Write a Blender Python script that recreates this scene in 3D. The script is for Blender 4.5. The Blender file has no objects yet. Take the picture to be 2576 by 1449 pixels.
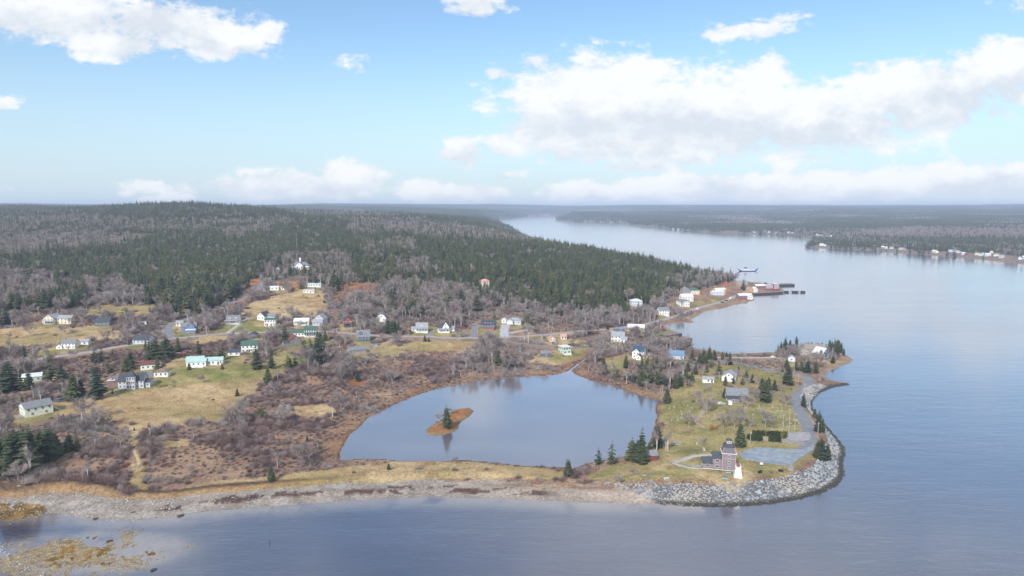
import bpy, bmesh, math, random
import numpy as np
from mathutils import Vector, Matrix
random.seed(7); rng = np.random.default_rng(11)
sc = bpy.context.scene
COL = sc.collection

# ---------------------------------------------------------------- camera
HC = 118.0                      # drone height above the river, metres
FPX, CX, CY, HOR = 1717.0, 1288.0, 724.5, 520.0   # photo frame 2576 x 1449
PITCH = math.atan((CY - HOR) / FPX)
cam_d = bpy.data.cameras.new('camera'); cam = bpy.data.objects.new('camera', cam_d); COL.objects.link(cam)
cam.location = (0, 0, HC); cam.rotation_euler = (math.pi / 2 - PITCH, 0, 0)
cam_d.sensor_width = 36.0; cam_d.lens = 36.0 * FPX / 2576.0
cam_d.clip_start = 1.0; cam_d.clip_end = 90000.0
sc.camera = cam
sc.render.engine = 'CYCLES'
sc.cycles.use_denoising = True
sc.cycles.max_bounces = 5; sc.cycles.diffuse_bounces = 2; sc.cycles.glossy_bounces = 2
sc.cycles.transmission_bounces = 2; sc.cycles.transparent_max_bounces = 4; sc.cycles.volume_bounces = 3
sc.view_settings.view_transform = 'Standard'; sc.view_settings.look = 'None'
sc.view_settings.gamma = 1.0; sc.view_settings.exposure = 0.85

# ---------------------------------------------------------------- world and sun
SUN_EL, SUN_AZ = math.radians(38), math.radians(205)     # azimuth clockwise from +Y: behind the camera, a little left
w = bpy.data.worlds.new('World'); sc.world = w; w.use_nodes = True
nt = w.node_tree; nt.nodes.clear()
def N(t, tp, **kw):
    n = t.nodes.new(tp)
    for k, v in kw.items(): setattr(n, k, v)
    return n
def link(t, a, b): t.links.new(a, b)
def M(t, op, a, b=None, c=None, clamp=False):
    n = t.nodes.new('ShaderNodeMath'); n.operation = op; n.use_clamp = clamp
    for i, v in enumerate((a, b, c)):
        if v is None: continue
        if isinstance(v, (int, float)): n.inputs[i].default_value = v
        else: t.links.new(v, n.inputs[i])
    return n.outputs[0]
def MIXC(t, fac, a, b, typ='MIX'):
    n = t.nodes.new('ShaderNodeMix'); n.data_type = 'RGBA'; n.blend_type = typ
    for s, v in ((n.inputs[0], fac), (n.inputs[6], a), (n.inputs[7], b)):
        if isinstance(v, (int, float)): s.default_value = v
        elif isinstance(v, (tuple, list)): s.default_value = (*v[:3], 1)
        else: t.links.new(v, s)
    return n.outputs[2]
def RAMP(t, x, lo, hi, a=0.0, b=1.0, smooth=True):
    n = t.nodes.new('ShaderNodeMapRange'); n.interpolation_type = 'SMOOTHSTEP' if smooth else 'LINEAR'
    t.links.new(x, n.inputs[0])
    for i, v in ((1, lo), (2, hi), (3, a), (4, b)): n.inputs[i].default_value = v
    return n.outputs[0]

def photo_dir(px, py):
    xc, yc = (px - CX) / FPX, -(py - CY) / FPX
    return (xc, math.cos(PITCH) + yc * math.sin(PITCH), -math.sin(PITCH) + yc * math.cos(PITCH))

sky = N(nt, 'ShaderNodeTexSky', sky_type='NISHITA', sun_disc=False, sun_elevation=SUN_EL, sun_rotation=SUN_AZ,
        altitude=100.0, air_density=1.0, dust_density=0.6, ozone_density=2.2)
tc = N(nt, 'ShaderNodeTexCoord')
sep = N(nt, 'ShaderNodeSeparateXYZ'); link(nt, tc.outputs['Generated'], sep.inputs[0])
dx, dy, dz = sep.outputs
# cumulus: cloud sheet seen in perspective (direction divided by its forward part), lumps by noise
ya = M(nt, 'MAXIMUM', M(nt, 'ABSOLUTE', dy), 0.12)
U = M(nt, 'DIVIDE', dx, ya); V = M(nt, 'DIVIDE', dz, ya)
cmb = N(nt, 'ShaderNodeCombineXYZ'); link(nt, U, cmb.inputs[0]); link(nt, V, cmb.inputs[1]); link(nt, dy, cmb.inputs[2])
def cloud_noise(off, scale, det, rough, sx=1.0, sy=1.7):
    mp = N(nt, 'ShaderNodeMapping'); mp.inputs['Location'].default_value = off; mp.inputs['Scale'].default_value = (sx, sy, 0.3)
    link(nt, cmb.outputs[0], mp.inputs[0])
    n = N(nt, 'ShaderNodeTexNoise'); n.inputs['Scale'].default_value = scale; n.inputs['Detail'].default_value = det
    n.inputs['Roughness'].default_value = rough; link(nt, mp.outputs[0], n.inputs['Vector'])
    return n.outputs['Fac']
CLOUDS = [  # centre x, y, half width, half height of each bank (photo frame), strength
 (120, 25, 330, 75, 1.0), (400, 55, 190, 70, .95), (290, 115, 130, 42, 1.0), (540, 105, 110, 45, .9), (675, 72, 36, 32, .8), (620, 110, 60, 40, .6),
 (1195, 8, 80, 42, 1.0), (1890, 78, 130, 20, .58), (1960, 48, 70, 18, .5), (1790, 92, 45, 16, .45),
 (1890, 200, 90, 60, .8), (1950, 165, 60, 45, .5), (1560, 250, 300, 110, 1.0), (1420, 310, 180, 85, 1.05), (1750, 290, 320, 115, 1.2), (2050, 300, 280, 95, 1.15),
 (2350, 240, 230, 95, 1.1), (2520, 180, 160, 90, 1.1), (1260, 365, 40, 32, .75), (1165, 382, 62, 38, .9), (1275, 436, 60, 16, .7), (1600, 370, 220, 45, .75), (1620, 415, 150, 20, .55),
 (870, 445, 100, 38, 1.15), (700, 472, 240, 46, 1.1), (1150, 488, 165, 36, 1.15), (360, 472, 75, 20, .7), (425, 508, 70, 18, .9),
 (1480, 495, 150, 42, 1.25), (1750, 480, 240, 46, 1.3), (2100, 470, 250, 46, 1.3), (2450, 455, 230, 46, 1.35), (2700, 450, 300, 60, 1.0), (1970, 420, 40, 14, .6), (2030, 395, 100, 12, .35),
 (15, 262, 34, 16, .6), (850, 168, 40, 16, .15), (1250, 180, 45, 20, .5), (1340, 155, 70, 25, .55), (1480, 160, 60, 28, .45), (1700, 165, 60, 25, .5), (2180, 165, 40, 14, .5), (1540, 105, 40, 14, .3), (2540, 10, 60, 14, .1),
 (3000, 200, 260, 110, 1.0), (-300, 120, 240, 70, 1.0), (-200, 470, 200, 36, .9)]
warp = cloud_noise((3.1, 1.7, 0), 9.0, 5.0, 0.6)
warp2 = cloud_noise((7.7, 4.2, 0), 9.0, 5.0, 0.6)
Uw = M(nt, 'ADD', U, M(nt, 'MULTIPLY', M(nt, 'SUBTRACT', warp, 0.5), 0.06))
Vw = M(nt, 'ADD', V, M(nt, 'MULTIPLY', M(nt, 'SUBTRACT', warp2, 0.5), 0.04))
field = None; lit = None
for (bx_, by_, ba, bb, bs) in CLOUDS:
    d = photo_dir(bx_, by_); u0, v0 = d[0] / d[1], d[2] / d[1]; a = ba / FPX; b = bb / FPX
    du = M(nt, 'MULTIPLY', M(nt, 'SUBTRACT', Uw, u0), 1 / a)
    dv = M(nt, 'MULTIPLY', M(nt, 'SUBTRACT', Vw, v0), 1 / b)
    r2 = M(nt, 'ADD', M(nt, 'MULTIPLY', du, du), M(nt, 'MULTIPLY', dv, dv))
    m = M(nt, 'MULTIPLY', M(nt, 'SUBTRACT', 1.15, M(nt, 'SQRT', r2)), bs)
    field = m if field is None else M(nt, 'SMOOTH_MAX', field, m, 0.12)
    top = M(nt, 'MULTIPLY', M(nt, 'MAXIMUM', m, 0.0), dv)          # above or below the middle of its bank
    lit = top if lit is None else M(nt, 'ADD', lit, top)
n1 = cloud_noise((0.3, 0.9, 0), 14.0, 9.0, 0.62)
n2 = cloud_noise((5.3, 2.9, 0), 44.0, 7.0, 0.65)
dens = M(nt, 'ADD', M(nt, 'ADD', field, M(nt, 'MULTIPLY', M(nt, 'SUBTRACT', n1, 0.46), 2.3)), M(nt, 'MULTIPLY', M(nt, 'SUBTRACT', n2, 0.5), 0.8))
fmask = RAMP(nt, dens, 0.10, 0.58)
# behind the camera the same kind of sky goes on
n3 = cloud_noise((1.0, 9.0, 4.0), 3.2, 8.0, 0.6)
bmask = RAMP(nt, M(nt, 'ADD', n3, RAMP(nt, dx, -0.25, 0.45, -0.07, 0.10)), 0.30, 0.68)     # the big bank on the right carries on overhead
front = M(nt, 'MULTIPLY', RAMP(nt, dy, 0.10, 0.35), RAMP(nt, dz, 0.44, 0.31))      # overhead and behind: the broken cloud cover that softens the light
mask = M(nt, 'ADD', M(nt, 'MULTIPLY', fmask, front), M(nt, 'MULTIPLY', bmask, M(nt, 'SUBTRACT', 1.0, front)))
mask = M(nt, 'MULTIPLY', mask, RAMP(nt, dz, -0.02, 0.02))
shade = M(nt, 'ADD', M(nt, 'MULTIPLY', lit, 0.55), M(nt, 'MULTIPLY', M(nt, 'SUBTRACT', n1, 0.5), 2.2))
shade = RAMP(nt, shade, -0.45, 0.35)
ccol = MIXC(nt, shade, (4.7, 5.1, 5.6), (6.4, 6.5, 6.55))
# thin wisps and the milky air close to the horizon
skyc = MIXC(nt, 1.0, sky.outputs[0], (1.0, 1.09, 1.10), 'MULTIPLY')
veil = M(nt, 'MULTIPLY', RAMP(nt, dz, 0.25, 0.0), 0.75)
skyc = MIXC(nt, veil, skyc, (3.75, 4.65, 5.5))
skyc = MIXC(nt, M(nt, 'MULTIPLY', mask, 0.97), skyc, ccol)
bg = N(nt, 'ShaderNodeBackground'); bg.inputs[1].default_value = 0.088
link(nt, skyc, bg.inputs[0])
wo = N(nt, 'ShaderNodeOutputWorld'); link(nt, bg.outputs[0], wo.inputs[0])

sun_d = bpy.data.lights.new('sun', 'SUN'); sun = bpy.data.objects.new('sun', sun_d); COL.objects.link(sun)
sun_d.energy = 2.4; sun_d.angle = math.radians(6); sun_d.color = (1.0, 0.96, 0.90)
sdir = Vector((math.sin(SUN_AZ) * math.cos(SUN_EL), math.cos(SUN_AZ) * math.cos(SUN_EL), math.sin(SUN_EL)))
sun.rotation_euler = sdir.to_track_quat('Z', 'Y').to_euler(); sun.location = (0, -200, 400)

# ---------------------------------------------------------------- helpers
def photo_to_world(px, py, z=0.0):
    d = photo_dir(px, py); t = (z - HC) / d[2]
    return (d[0] * t, d[1] * t)
def world_to_photo(x, y, z):
    cp, sp = math.cos(PITCH), math.sin(PITCH)
    dep = y * cp + (HC - z) * sp
    up = y * sp - (HC - z) * cp
    return CX + FPX * x / dep, CY - FPX * up / dep, dep
def hash2(ix, iy, seed):
    h = (ix.astype(np.int64) * 374761393 + iy.astype(np.int64) * 668265263 + seed * 974711) & 0x7fffffff
    h = ((h ^ (h >> 13)) * 1274126177) & 0x7fffffff
    return ((h ^ (h >> 16)) & 0xffff) / 65535.0
def vnoise(x, y, s, seed=0):
    x = np.asarray(x) / s; y = np.asarray(y) / s
    ix = np.floor(x); iy = np.floor(y); fx = x - ix; fy = y - iy
    fx = fx * fx * (3 - 2 * fx); fy = fy * fy * (3 - 2 * fy)
    a = hash2(ix, iy, seed); b = hash2(ix + 1, iy, seed); c = hash2(ix, iy + 1, seed); d = hash2(ix + 1, iy + 1, seed)
    return (a * (1 - fx) + b * fx) * (1 - fy) + (c * (1 - fx) + d * fx) * fy
def fbm(x, y, s, seed=0, o=4):
    r = 0; a = 0.5; t = 0
    for i in range(o):
        r = r + a * vnoise(x, y, s, seed + i * 17); t += a; a *= 0.55; s *= 0.47
    return r / t
def inpoly(x, y, poly):
    ins = np.zeros(np.shape(x), bool); n = len(poly)
    for i in range(n):
        x1, y1 = poly[i]; x2, y2 = poly[(i + 1) % n]
        if y1 == y2: continue
        c = ((y1 > y) != (y2 > y)) & (x < (x2 - x1) * (y - y1) / (y2 - y1) + x1)
        ins ^= c
    return ins
def segdist(x, y, pts, closed=True):
    d = np.full(np.shape(x), 1e18); n = len(pts)
    for i in range(n if closed else n - 1):
        x1, y1 = pts[i]; x2, y2 = pts[(i + 1) % n]
        ex, ey = x2 - x1, y2 - y1; L = ex * ex + ey * ey + 1e-9
        t = np.clip(((x - x1) * ex + (y - y1) * ey) / L, 0, 1)
        d = np.minimum(d, (x - x1 - t * ex) ** 2 + (y - y1 - t * ey) ** 2)
    return np.sqrt(d)
def sdist(x, y, poly):
    d = segdist(x, y, poly)
    return np.where(inpoly(x, y, poly), d, -d)
def smooth(a, b, x):
    t = np.clip((x - a) / (b - a), 0, 1); return t * t * (3 - 2 * t)
# ---------------------------------------------------------------- shorelines (surveyed from the photograph at water level)
def shore(pts, z=0.0): return [photo_to_world(px, py, z) for px, py in pts]
FRONT = [(-60,1303),(0,1302),(60,1293),(95,1289),(153,1293),(214,1306),(290,1308),(351,1309),(428,1301),(519,1287),(611,1280),(755,1269),
  (889,1259),(1064,1251),(1240,1254),(1467,1264),(1600,1268),(1660,1267)]
RIPRAP = [(1660,1267),(1718,1269),(1792,1271),(1865,1269),(1938,1263),(2011,1251),(2064,1235),(2099,1216),(2114,1196),(2112,1166),(2118,1140),(2116,1126),
  (2102,1105),(2084,1084),(2064,1062),(2040,1032),(2036,1011),(2052,990),(2086,975),(2134,966)]
POINT = [(2136,962),(2100,958),(2078,951),(2082,936),(2110,923),(2138,914),(2147,905),(2130,893),(2105,884),(2060,876),(2010,878),(1952,885),(1900,888),(1837,889),
  (1790,884),(1745,874),(1715,869),(1684,867),(1690,858),(1700,846),(1711,840),(1690,830),(1680,826),(1672,820),(1700,813),(1747,812),(1737,804),(1752,797),(1767,787),
  (1780,782),(1817,777),(1855,765),(1890,758),(1902,756),(1892,750),(1899,742),(1930,740),(1966,736),(1972,727),(1950,716),(1925,712),(1900,711),(1860,712),(1800,701),(1700,680),(1590,661),
  (1450,640),(1375,626),(1345,610),(1312,590),(1275,569),(1252,556),(1250,551),(1298,549),(1333,544.5),(1425,543.5),(1440,549),(1397,552),(1425,557.5),(1500,559),(1568,562),(1600,568),(1689,577),
  (1801,587),(1894,589),(1975,593),(2040,600),(2051,605),(2030,616),(2022,621.5),(2095,626),(2190,631),(2274,637),(2453,651),(2576,665),(2800,694),(3300,760)]
coast = shore(FRONT) + shore(RIPRAP)[1:] + shore(POINT)
xe, ye = coast[-1]; xs, ys = coast[0]
WATER = [(-900, ys - 60), (-300, ys - 15)] + coast + [(6000, ye), (6000, -3000), (-900, -3000)]
COASTLINE = [(-900, ys - 60), (-300, ys - 15)] + coast + [(6000, ye)]
PZ = 0.35
POND = shore([(853,1158),(856,1137),(868,1111),(880,1092),(900,1078),(924,1052),(950,1037),(974,1026),(1000,1013),(1023,1005),(1060,990),(1094,979),(1152,966),(1200,958),(1240,952),(1299,947),
  (1345,946),(1387,944),(1415,938),(1431,932),(1446,920),(1466,905),(1492,889),(1493,891),(1468,909),(1450,922),(1439,931),(1446,941),(1469,950),(1496,959),(1529,965),(1556,976),(1606,994),(1650,1004),
  (1660,1008),(1648,1023),(1653,1046),(1648,1070),(1640,1095),(1636,1117),(1601,1140),(1557,1152),(1496,1162),(1443,1178),(1401,1176),(1372,1175),(1313,1172),(1255,1165),(1181,1159),(1088,1160),(1006,1161),(962,1155),(918,1155)], PZ)
ISLE = shore([(1072,1080),(1094,1065),(1105,1058),(1135,1038),(1147,1030),(1182,1026),(1193,1034),(1180,1049),(1158,1061),(1153,1078),(1135,1089),(1108,1096),(1073,1094)], PZ)

# ---------------------------------------------------------------- terrain heights
CTRL = [(-200,260,4),(0,278,6),(100,278,5.5),(350,274,3),(550,278,2.4),(700,285,2.2),(900,290,2),(1100,288,2),(1300,288,2),(1450,283,2.2),(1550,285,4),(1700,285,4.5),(1850,285,4.5),(2000,290,4.5),
 (1700,310,4),(1850,320,4),(2000,330,4),(1700,370,5),(1850,390,6),(2000,400,4),(1750,430,5),(1850,460,5),(1950,480,4),(2050,500,3),(1600,470,5),(1560,520,6),(1650,560,6),(1500,560,4),(2080,530,3),(1900,520,3),
 (860,330,2),(900,370,2),(1000,420,3),(1200,460,2.5),(1400,480,2),(1440,520,3),(1650,400,3),
 (100,300,7),(300,310,7),(500,320,5),(700,320,3),(100,360,10),(300,370,10),(500,380,8),(700,380,4.5),(0,400,12),(300,410,12),(500,420,12),(700,430,8),(900,450,5),(0,480,16),(200,500,17),(400,500,16),(600,480,14),(800,500,12),(1000,500,7),(1200,520,6),
 (0,560,22),(200,560,21),(450,555,19),(700,560,16),(900,550,14),(1060,560,12),(1220,580,12),(1400,600,7),(1550,620,6),(1650,640,5),
 (0,650,28),(300,640,27),(600,640,24),(800,640,22),(1000,660,22),(1200,680,20),(1400,700,16),(1550,720,14),(1650,740,8),(1750,860,8),
 (0,900,42),(300,900,41),(600,880,37),(750,890,37),(900,880,36),(1100,900,35),(1300,900,32),(1500,900,25),(1650,900,16),
 (0,1400,65),(400,1500,68),(800,1400,55),(1100,1400,52),(1300,1300,42),(1500,1250,30),(430,2300,119),(300,2400,106),(0,2300,94),(800,2300,84),(1100,2300,66),(1250,2200,30),
 (0,3200,110),(450,3000,92),(620,3200,84),(800,3200,88),(1100,3200,65),(1200,4000,40),(0,6000,106),(600,6000,88),(1000,7000,95),(1150,7000,70),(-500,500,22),(-500,1400,70),(-500,3000,105),
 (0,12000,126),(600,12000,100),(1000,12000,124),(1150,12000,126),(1288,12000,112),(1380,12000,104),(1530,12000,124),(1630,12000,106),(1800,12000,122),(2000,12000,126),(2500,12000,130),(2300,2300,12),(2576,2000,16),(2200,3000,20),(2500,3000,28),(1800,4500,18),(2200,4500,36),(2576,4500,46),
 (1600,6500,30),(2000,6500,55),(2500,6500,74),(1500,9000,50),(1400,10000,55),(3200,2000,30),(3200,5000,70),(-500,20000,125),(600,20000,105),(1300,20000,110),(2000,20000,122),(3000,20000,125)]
cp_, sp_ = math.cos(PITCH), math.sin(PITCH)
cu = np.array([((fx - CX) / FPX * (Y * cp_ + (HC - z) * sp_)) / Y * 2.0 for fx, Y, z in CTRL])
cv = np.array([math.log(Y) * 1.5 for fx, Y, z in CTRL]); cz = np.array([float(c[2]) for c in CTRL])
def tk(r2): return np.where(r2 > 1e-12, 0.5 * r2 * np.log(np.maximum(r2, 1e-12)), 0.0)
n = len(CTRL); K = tk((cu[:, None] - cu[None]) ** 2 + (cv[:, None] - cv[None]) ** 2) + np.eye(n) * 0.004
Pm = np.stack([np.ones(n), cu, cv], 1); A = np.zeros((n + 3, n + 3)); A[:n, :n] = K; A[:n, n:] = Pm; A[n:, :n] = Pm.T
sol = np.linalg.solve(A, np.concatenate([cz, np.zeros(3)]))
def tps(x, y):
    u = x / y * 2.0; v = np.log(y) * 1.5; r = sol[n] + sol[n + 1] * u + sol[n + 2] * v
    for i in range(n): r = r + sol[i] * tk((u - cu[i]) ** 2 + (v - cv[i]) ** 2)
    return r

def geo(a, b, r):
    k = max(2, int(math.log(b / a) / r)); return list(np.geomspace(a, b, k))[:-1]
ROWS = np.array(geo(170, 720, 0.0048) + geo(720, 3200, 0.0105) + geo(3200, 21000, 0.026) + [21000.0])
COLS = np.concatenate([np.linspace(-1.15, -0.84, 30)[:-1], np.arange(-0.84, 0.84, 0.0023), np.linspace(0.84, 1.15, 30)])
GY, GU = np.meshgrid(ROWS, COLS, indexing='ij'); GX = GU * GY
T0 = tps(GX, GY)
SD = np.full(GX.shape, -1e9)
near = GY < 13000
xs_, ys_ = GX[near], GY[near]
d = segdist(xs_, ys_, COASTLINE, closed=False)
SD[near] = np.where(inpoly(xs_, ys_, WATER), -d, d)
SD[~near] = 4000.0
npn = GY < 720
PD = np.full(GX.shape, 1e6); PD[npn] = -sdist(GX[npn], GY[npn], POND)        # positive outside the pond
IS = np.full(GX.shape, -1e6); IS[npn] = sdist(GX[npn], GY[npn], ISLE)
rip = smooth(40, 75, GX) * (GY < 440)
left = smooth(-60, -110, GX) * (GY < 330)
amp = np.clip(GY / 1500.0, 0.06, 9)
rough = (fbm(GX, GY, 260, 3) - 0.5) * 9 * np.minimum(amp, 1.6) + (fbm(GX, GY, 26, 5) - 0.5) * 1.2 * np.clip(GY / 400, .5, 1) * (1 - 0.75 * ((GX > 60) & (GY < 480)))
farr = smooth(3500, 7000, GY); rough = rough + farr * ((fbm(GX, GY, 2600, 9) - 0.45) * 85)
land = np.maximum(T0 + rough, 0.9)
sl = 0.085 + 0.36 * rip
bluff = left * smooth(17.5, 20.5, SD + (fbm(GX, GY, 9, 8) - .5) * 5) * 4.0
cap = sl * np.maximum(SD, 0) + 0.0009 * np.maximum(SD - 20, 0) ** 2 + 0.10 * np.maximum(SD - 16, 0) + bluff
k_ = 0.8
hh = np.clip(0.5 + 0.5 * (cap - land) / k_, 0, 1)
Z = cap * (1 - hh) + land * hh - k_ * hh * (1 - hh)
Z = np.where(SD > 0, np.maximum(Z, 0.03), np.maximum(-4.0, 0.16 * SD))
# pond basin, its low banks and the islet
bank = PZ + 0.12 + 0.05 * PD + 0.0025 * PD ** 2
Z = np.where((PD > 0) & (SD > 0), np.minimum(Z, np.maximum(bank, PZ + .1)), Z)
Z = np.where((PD > 0) & (PD < 60) & (SD > 6), np.maximum(Z, PZ + 0.25 + 0.02 * np.minimum(PD, 25)), Z)
Z = np.where(PD <= 0, np.maximum(-1.5, PZ + 0.12 * PD - 0.02), Z)
Z = np.where(IS > 0, PZ + 0.3 + 0.9 * smooth(0, 5, IS), Z)
# kelp reef off the beach, barely awash
rx, ry = photo_to_world(215, 1388); rr = np.sqrt(((GX - rx) / 30) ** 2 + ((GY - ry) / 14) ** 2)
r2x, r2y = photo_to_world(20, 1290); rr2 = np.sqrt(((GX - r2x) / 12) ** 2 + ((GY - r2y) / 6) ** 2)
reef = (np.maximum(1.25 - rr, 0) * 0.75 + (fbm(GX, GY, 7, 21) - 0.56) * 2.2)
KELP = (SD < 2) & (rr < 1.9)
Z = np.where(KELP, np.maximum(Z, -2.6 * smooth(.75, 1.9, rr) + np.clip(-0.26 + 0.55 * reef * smooth(1.35, .9, rr) + (fbm(GX, GY, 1.3, 31) - .5) * .55 - .3 * smooth(.6, 1.3, rr), -1.2, 0.55)), Z)
KELP2 = (rr2 < 1.2)
Z = np.where(KELP2, np.maximum(Z, 0.5 * np.maximum(1.1 - rr2, 0) + (fbm(GX, GY, 2, 33) - .5) * .5), Z)
LX = np.log(ROWS)
def hgt(x, y):
    x = np.asarray(x, float); y = np.maximum(np.asarray(y, float), ROWS[0] + .01)
    r = np.interp(np.log(y), LX, np.arange(len(ROWS))); c = np.interp(x / y, COLS, np.arange(len(COLS)))
    i = np.clip(r.astype(int), 0, len(ROWS) - 2); j = np.clip(c.astype(int), 0, len(COLS) - 2)
    a = (y - ROWS[i]) / (ROWS[i + 1] - ROWS[i]); b = c - j
    return (Z[i, j] * (1 - b) + Z[i, j + 1] * b) * (1 - a) + (Z[i + 1, j] * (1 - b) + Z[i + 1, j + 1] * b) * a
def gridval(G, x, y):
    y = np.maximum(np.asarray(y, float), ROWS[0] + .01)
    i = np.clip(np.rint(np.interp(np.log(y), LX, np.arange(len(ROWS)))).astype(int), 0, len(ROWS) - 1)
    j = np.clip(np.rint(np.interp(np.asarray(x) / y, COLS, np.arange(len(COLS)))).astype(int), 0, len(COLS) - 1)
    return G[i, j]
TT = np.geomspace(190, 15000, 2600)
def at(px, py):
    """where the line of sight through a photograph point first meets the ground (or the water)"""
    d = photo_dir(px, py); X, Y, Zr = d[0] * TT, d[1] * TT, HC + d[2] * TT
    g = np.maximum(hgt(X, Y), 0.0); k = np.argmax(Zr <= g)
    if Zr[k] > g[k]: k = len(TT) - 1
    if k == 0: k = 1
    f0, f1 = Zr[k - 1] - g[k - 1], Zr[k] - g[k]; s = f0 / (f0 - f1 + 1e-9)
    x, y = X[k - 1] + (X[k] - X[k - 1]) * s, Y[k - 1] + (Y[k] - Y[k - 1]) * s
    return Vector((x, y, float(max(hgt(x, y), 0.0))))
def many(pts): return [at(px, py) for px, py in pts]

# ---------------------------------------------------------------- roads, paths and yards: level the ground under them
def spline(pts, step=3.0):
    P = [Vector(p) for p in pts]; out = []
    for i in range(len(P) - 1):
        p0, p1, p2, p3 = P[max(i - 1, 0)], P[i], P[i + 1], P[min(i + 2, len(P) - 1)]
        m = max(2, int((p2 - p1).length / step))
        for k in range(m):
            t = k / m
            out.append(0.5 * ((2 * p1) + (p2 - p0) * t + (2 * p0 - 5 * p1 + 4 * p2 - p3) * t * t + (3 * p1 - p0 - 3 * p2 + p3) * t ** 3))
    out.append(P[-1]); return out
ROADS = [
 ('village_road', 'asphalt_pale', 6.5, [(-120,930),(25,913),(125,899),(225,885),(262,878),(312,870),(380,860),(455,850),(550,841),(644,837),(690,834),(760,833),(815,834),(878,838),(940,844),(1000,846),(1053,847),(1147,850),(1219,853),(1269,850),(1331,845),(1381,841),(1431,836),(1486,831),(1537,827),(1592,819),(1642,811),(1680,801),(1717,790),(1742,779),(1780,768),(1830,754),(1860,742),(1882,732)]),
 ('lower_road', 'asphalt', 5.0, [(1225,853),(1286,861),(1329,866),(1381,870),(1456,874),(1500,874),(1560,870),(1617,862),(1655,856),(1680,852)]),
 ('hill_road', 'asphalt', 6.0, [(430,850),(422,836),(424,822),(455,806),(512,789),(575,763),(620,743),(645,730),(667,706),(684,699),(705,694)]),
 ('point_road', 'asphalt', 6.0, [(1700,905),(1760,903),(1842,911),(1892,921),(1942,931),(1992,940),(2017,946),(2036,957),(2028,971),(2013,986),(2004,1000),(2002,1014),(2014,1040),(2028,1064),(2035,1090),(2036,1112),(2026,1128),(2005,1140)]),
 ('causeway_road', 'gravel', 4.0, [(1790,899),(1837,900),(1892,900),(1950,900),(1990,905)]),
 ('museum_path', 'gravel', 2.6, [(1693,1168),(1718,1158),(1748,1147),(1790,1142)]),
 ('museum_footpath', 'gravel', 1.6, [(1693,1168),(1733,1174),(1766,1178)]),
 ('cemetery_path', 'dirt', 2.4, [(1774,1022),(1762,1045),(1752,1060),(1762,1070),(1775,1074)]),
 ('field_driveway', 'gravel', 3.2, [(572,838),(596,820),(616,804),(628,803)]),
 ('house_driveway', 'asphalt', 5.0, [(1191,850),(1193,832),(1197,814)]),
 ('garage_driveway', 'concrete', 7.5, [(1270,849),(1268,832),(1272,816)]),
 ('gravel_drive', 'gravel', 6.0, [(1279,839),(1300,834),(1325,830),(1338,832)]),
 ('cottage_track', 'dirt', 3.5, [(992,850),(965,865),(940,874),(925,878)]),
 ('mansion_drive', 'asphalt', 5.0, [(275,955),(300,945),(345,938),(380,938),(390,946)]),
 ('shore_path', 'straw', 1.3, [(338,1132),(345,1148),(350,1163),(349,1172)]),
 ('cape_driveway', 'asphalt', 3.5, [(1072,847),(1086,835),(1092,828)]),
]
ROADPTS = []
for (nm, mt, wd, pts) in ROADS:
    c = spline([(p.x, p.y, 0) for p in many(pts)], 3.0)
    zz = np.array([float(hgt(p.x, p.y)) for p in c])
    kk = min(9, len(zz)); ker = np.ones(kk) / kk; zz = np.convolve(np.pad(zz, kk // 2, 'edge'), ker, 'valid')[:len(c)]
    ROADPTS.append((nm, mt, wd, c, zz))
PARK = many([(1860,1142),(1872,1136),(1906,1127),(1997,1131),(2029,1128),(2046,1118),(2044,1132),(2010,1152),(1979,1169),(1877,1155)])
PARK2 = many([(1976,1090),(2032,1089),(2033,1108),(1985,1106)])
ROADD = np.full(GX.shape, 1e6)
for (nm, mt, wd, c, zz) in ROADPTS:
    xa, ya_ = np.array([p.x for p in c]), np.array([p.y for p in c])
    bb = (GX > xa.min() - 25) & (GX < xa.max() + 25) & (GY > ya_.min() - 25) & (GY < ya_.max() + 25)
    X, Y = GX[bb], GY[bb]; best = np.full(X.shape, 1e9); zb = np.zeros(X.shape)
    for i in range(len(c) - 1):
        ex, ey = xa[i + 1] - xa[i], ya_[i + 1] - ya_[i]; L = ex * ex + ey * ey + 1e-9
        t = np.clip(((X - xa[i]) * ex + (Y - ya_[i]) * ey) / L, 0, 1)
        dd = np.hypot(X - xa[i] - t * ex, Y - ya_[i] - t * ey); m = dd < best
        best = np.where(m, dd, best); zb = np.where(m, zz[i] + (zz[i + 1] - zz[i]) * t, zb)
    wgt = 1 - smooth(wd * 0.5 + 1.0, wd * 0.5 + 6.0, best)
    Z[bb] = Z[bb] * (1 - wgt) + (zb - 0.02) * wgt
    ROADD[bb] = np.minimum(ROADD[bb], best - wd * 0.5)
def flatten(poly, pad=3.0, z=None):
    pl = [(p.x, p.y) for p in poly]; z = sum(p.z for p in poly) / len(poly) if z is None else z
    m = GY < 720; s = sdist(GX[m], GY[m], pl); wgt = smooth(-pad, 0, s)
    Z[m] = Z[m] * (1 - wgt) + z * wgt; ROADD[m] = np.minimum(ROADD[m], -s); return z
PARKZ = flatten(PARK); PARK2Z = flatten(PARK2)

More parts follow.
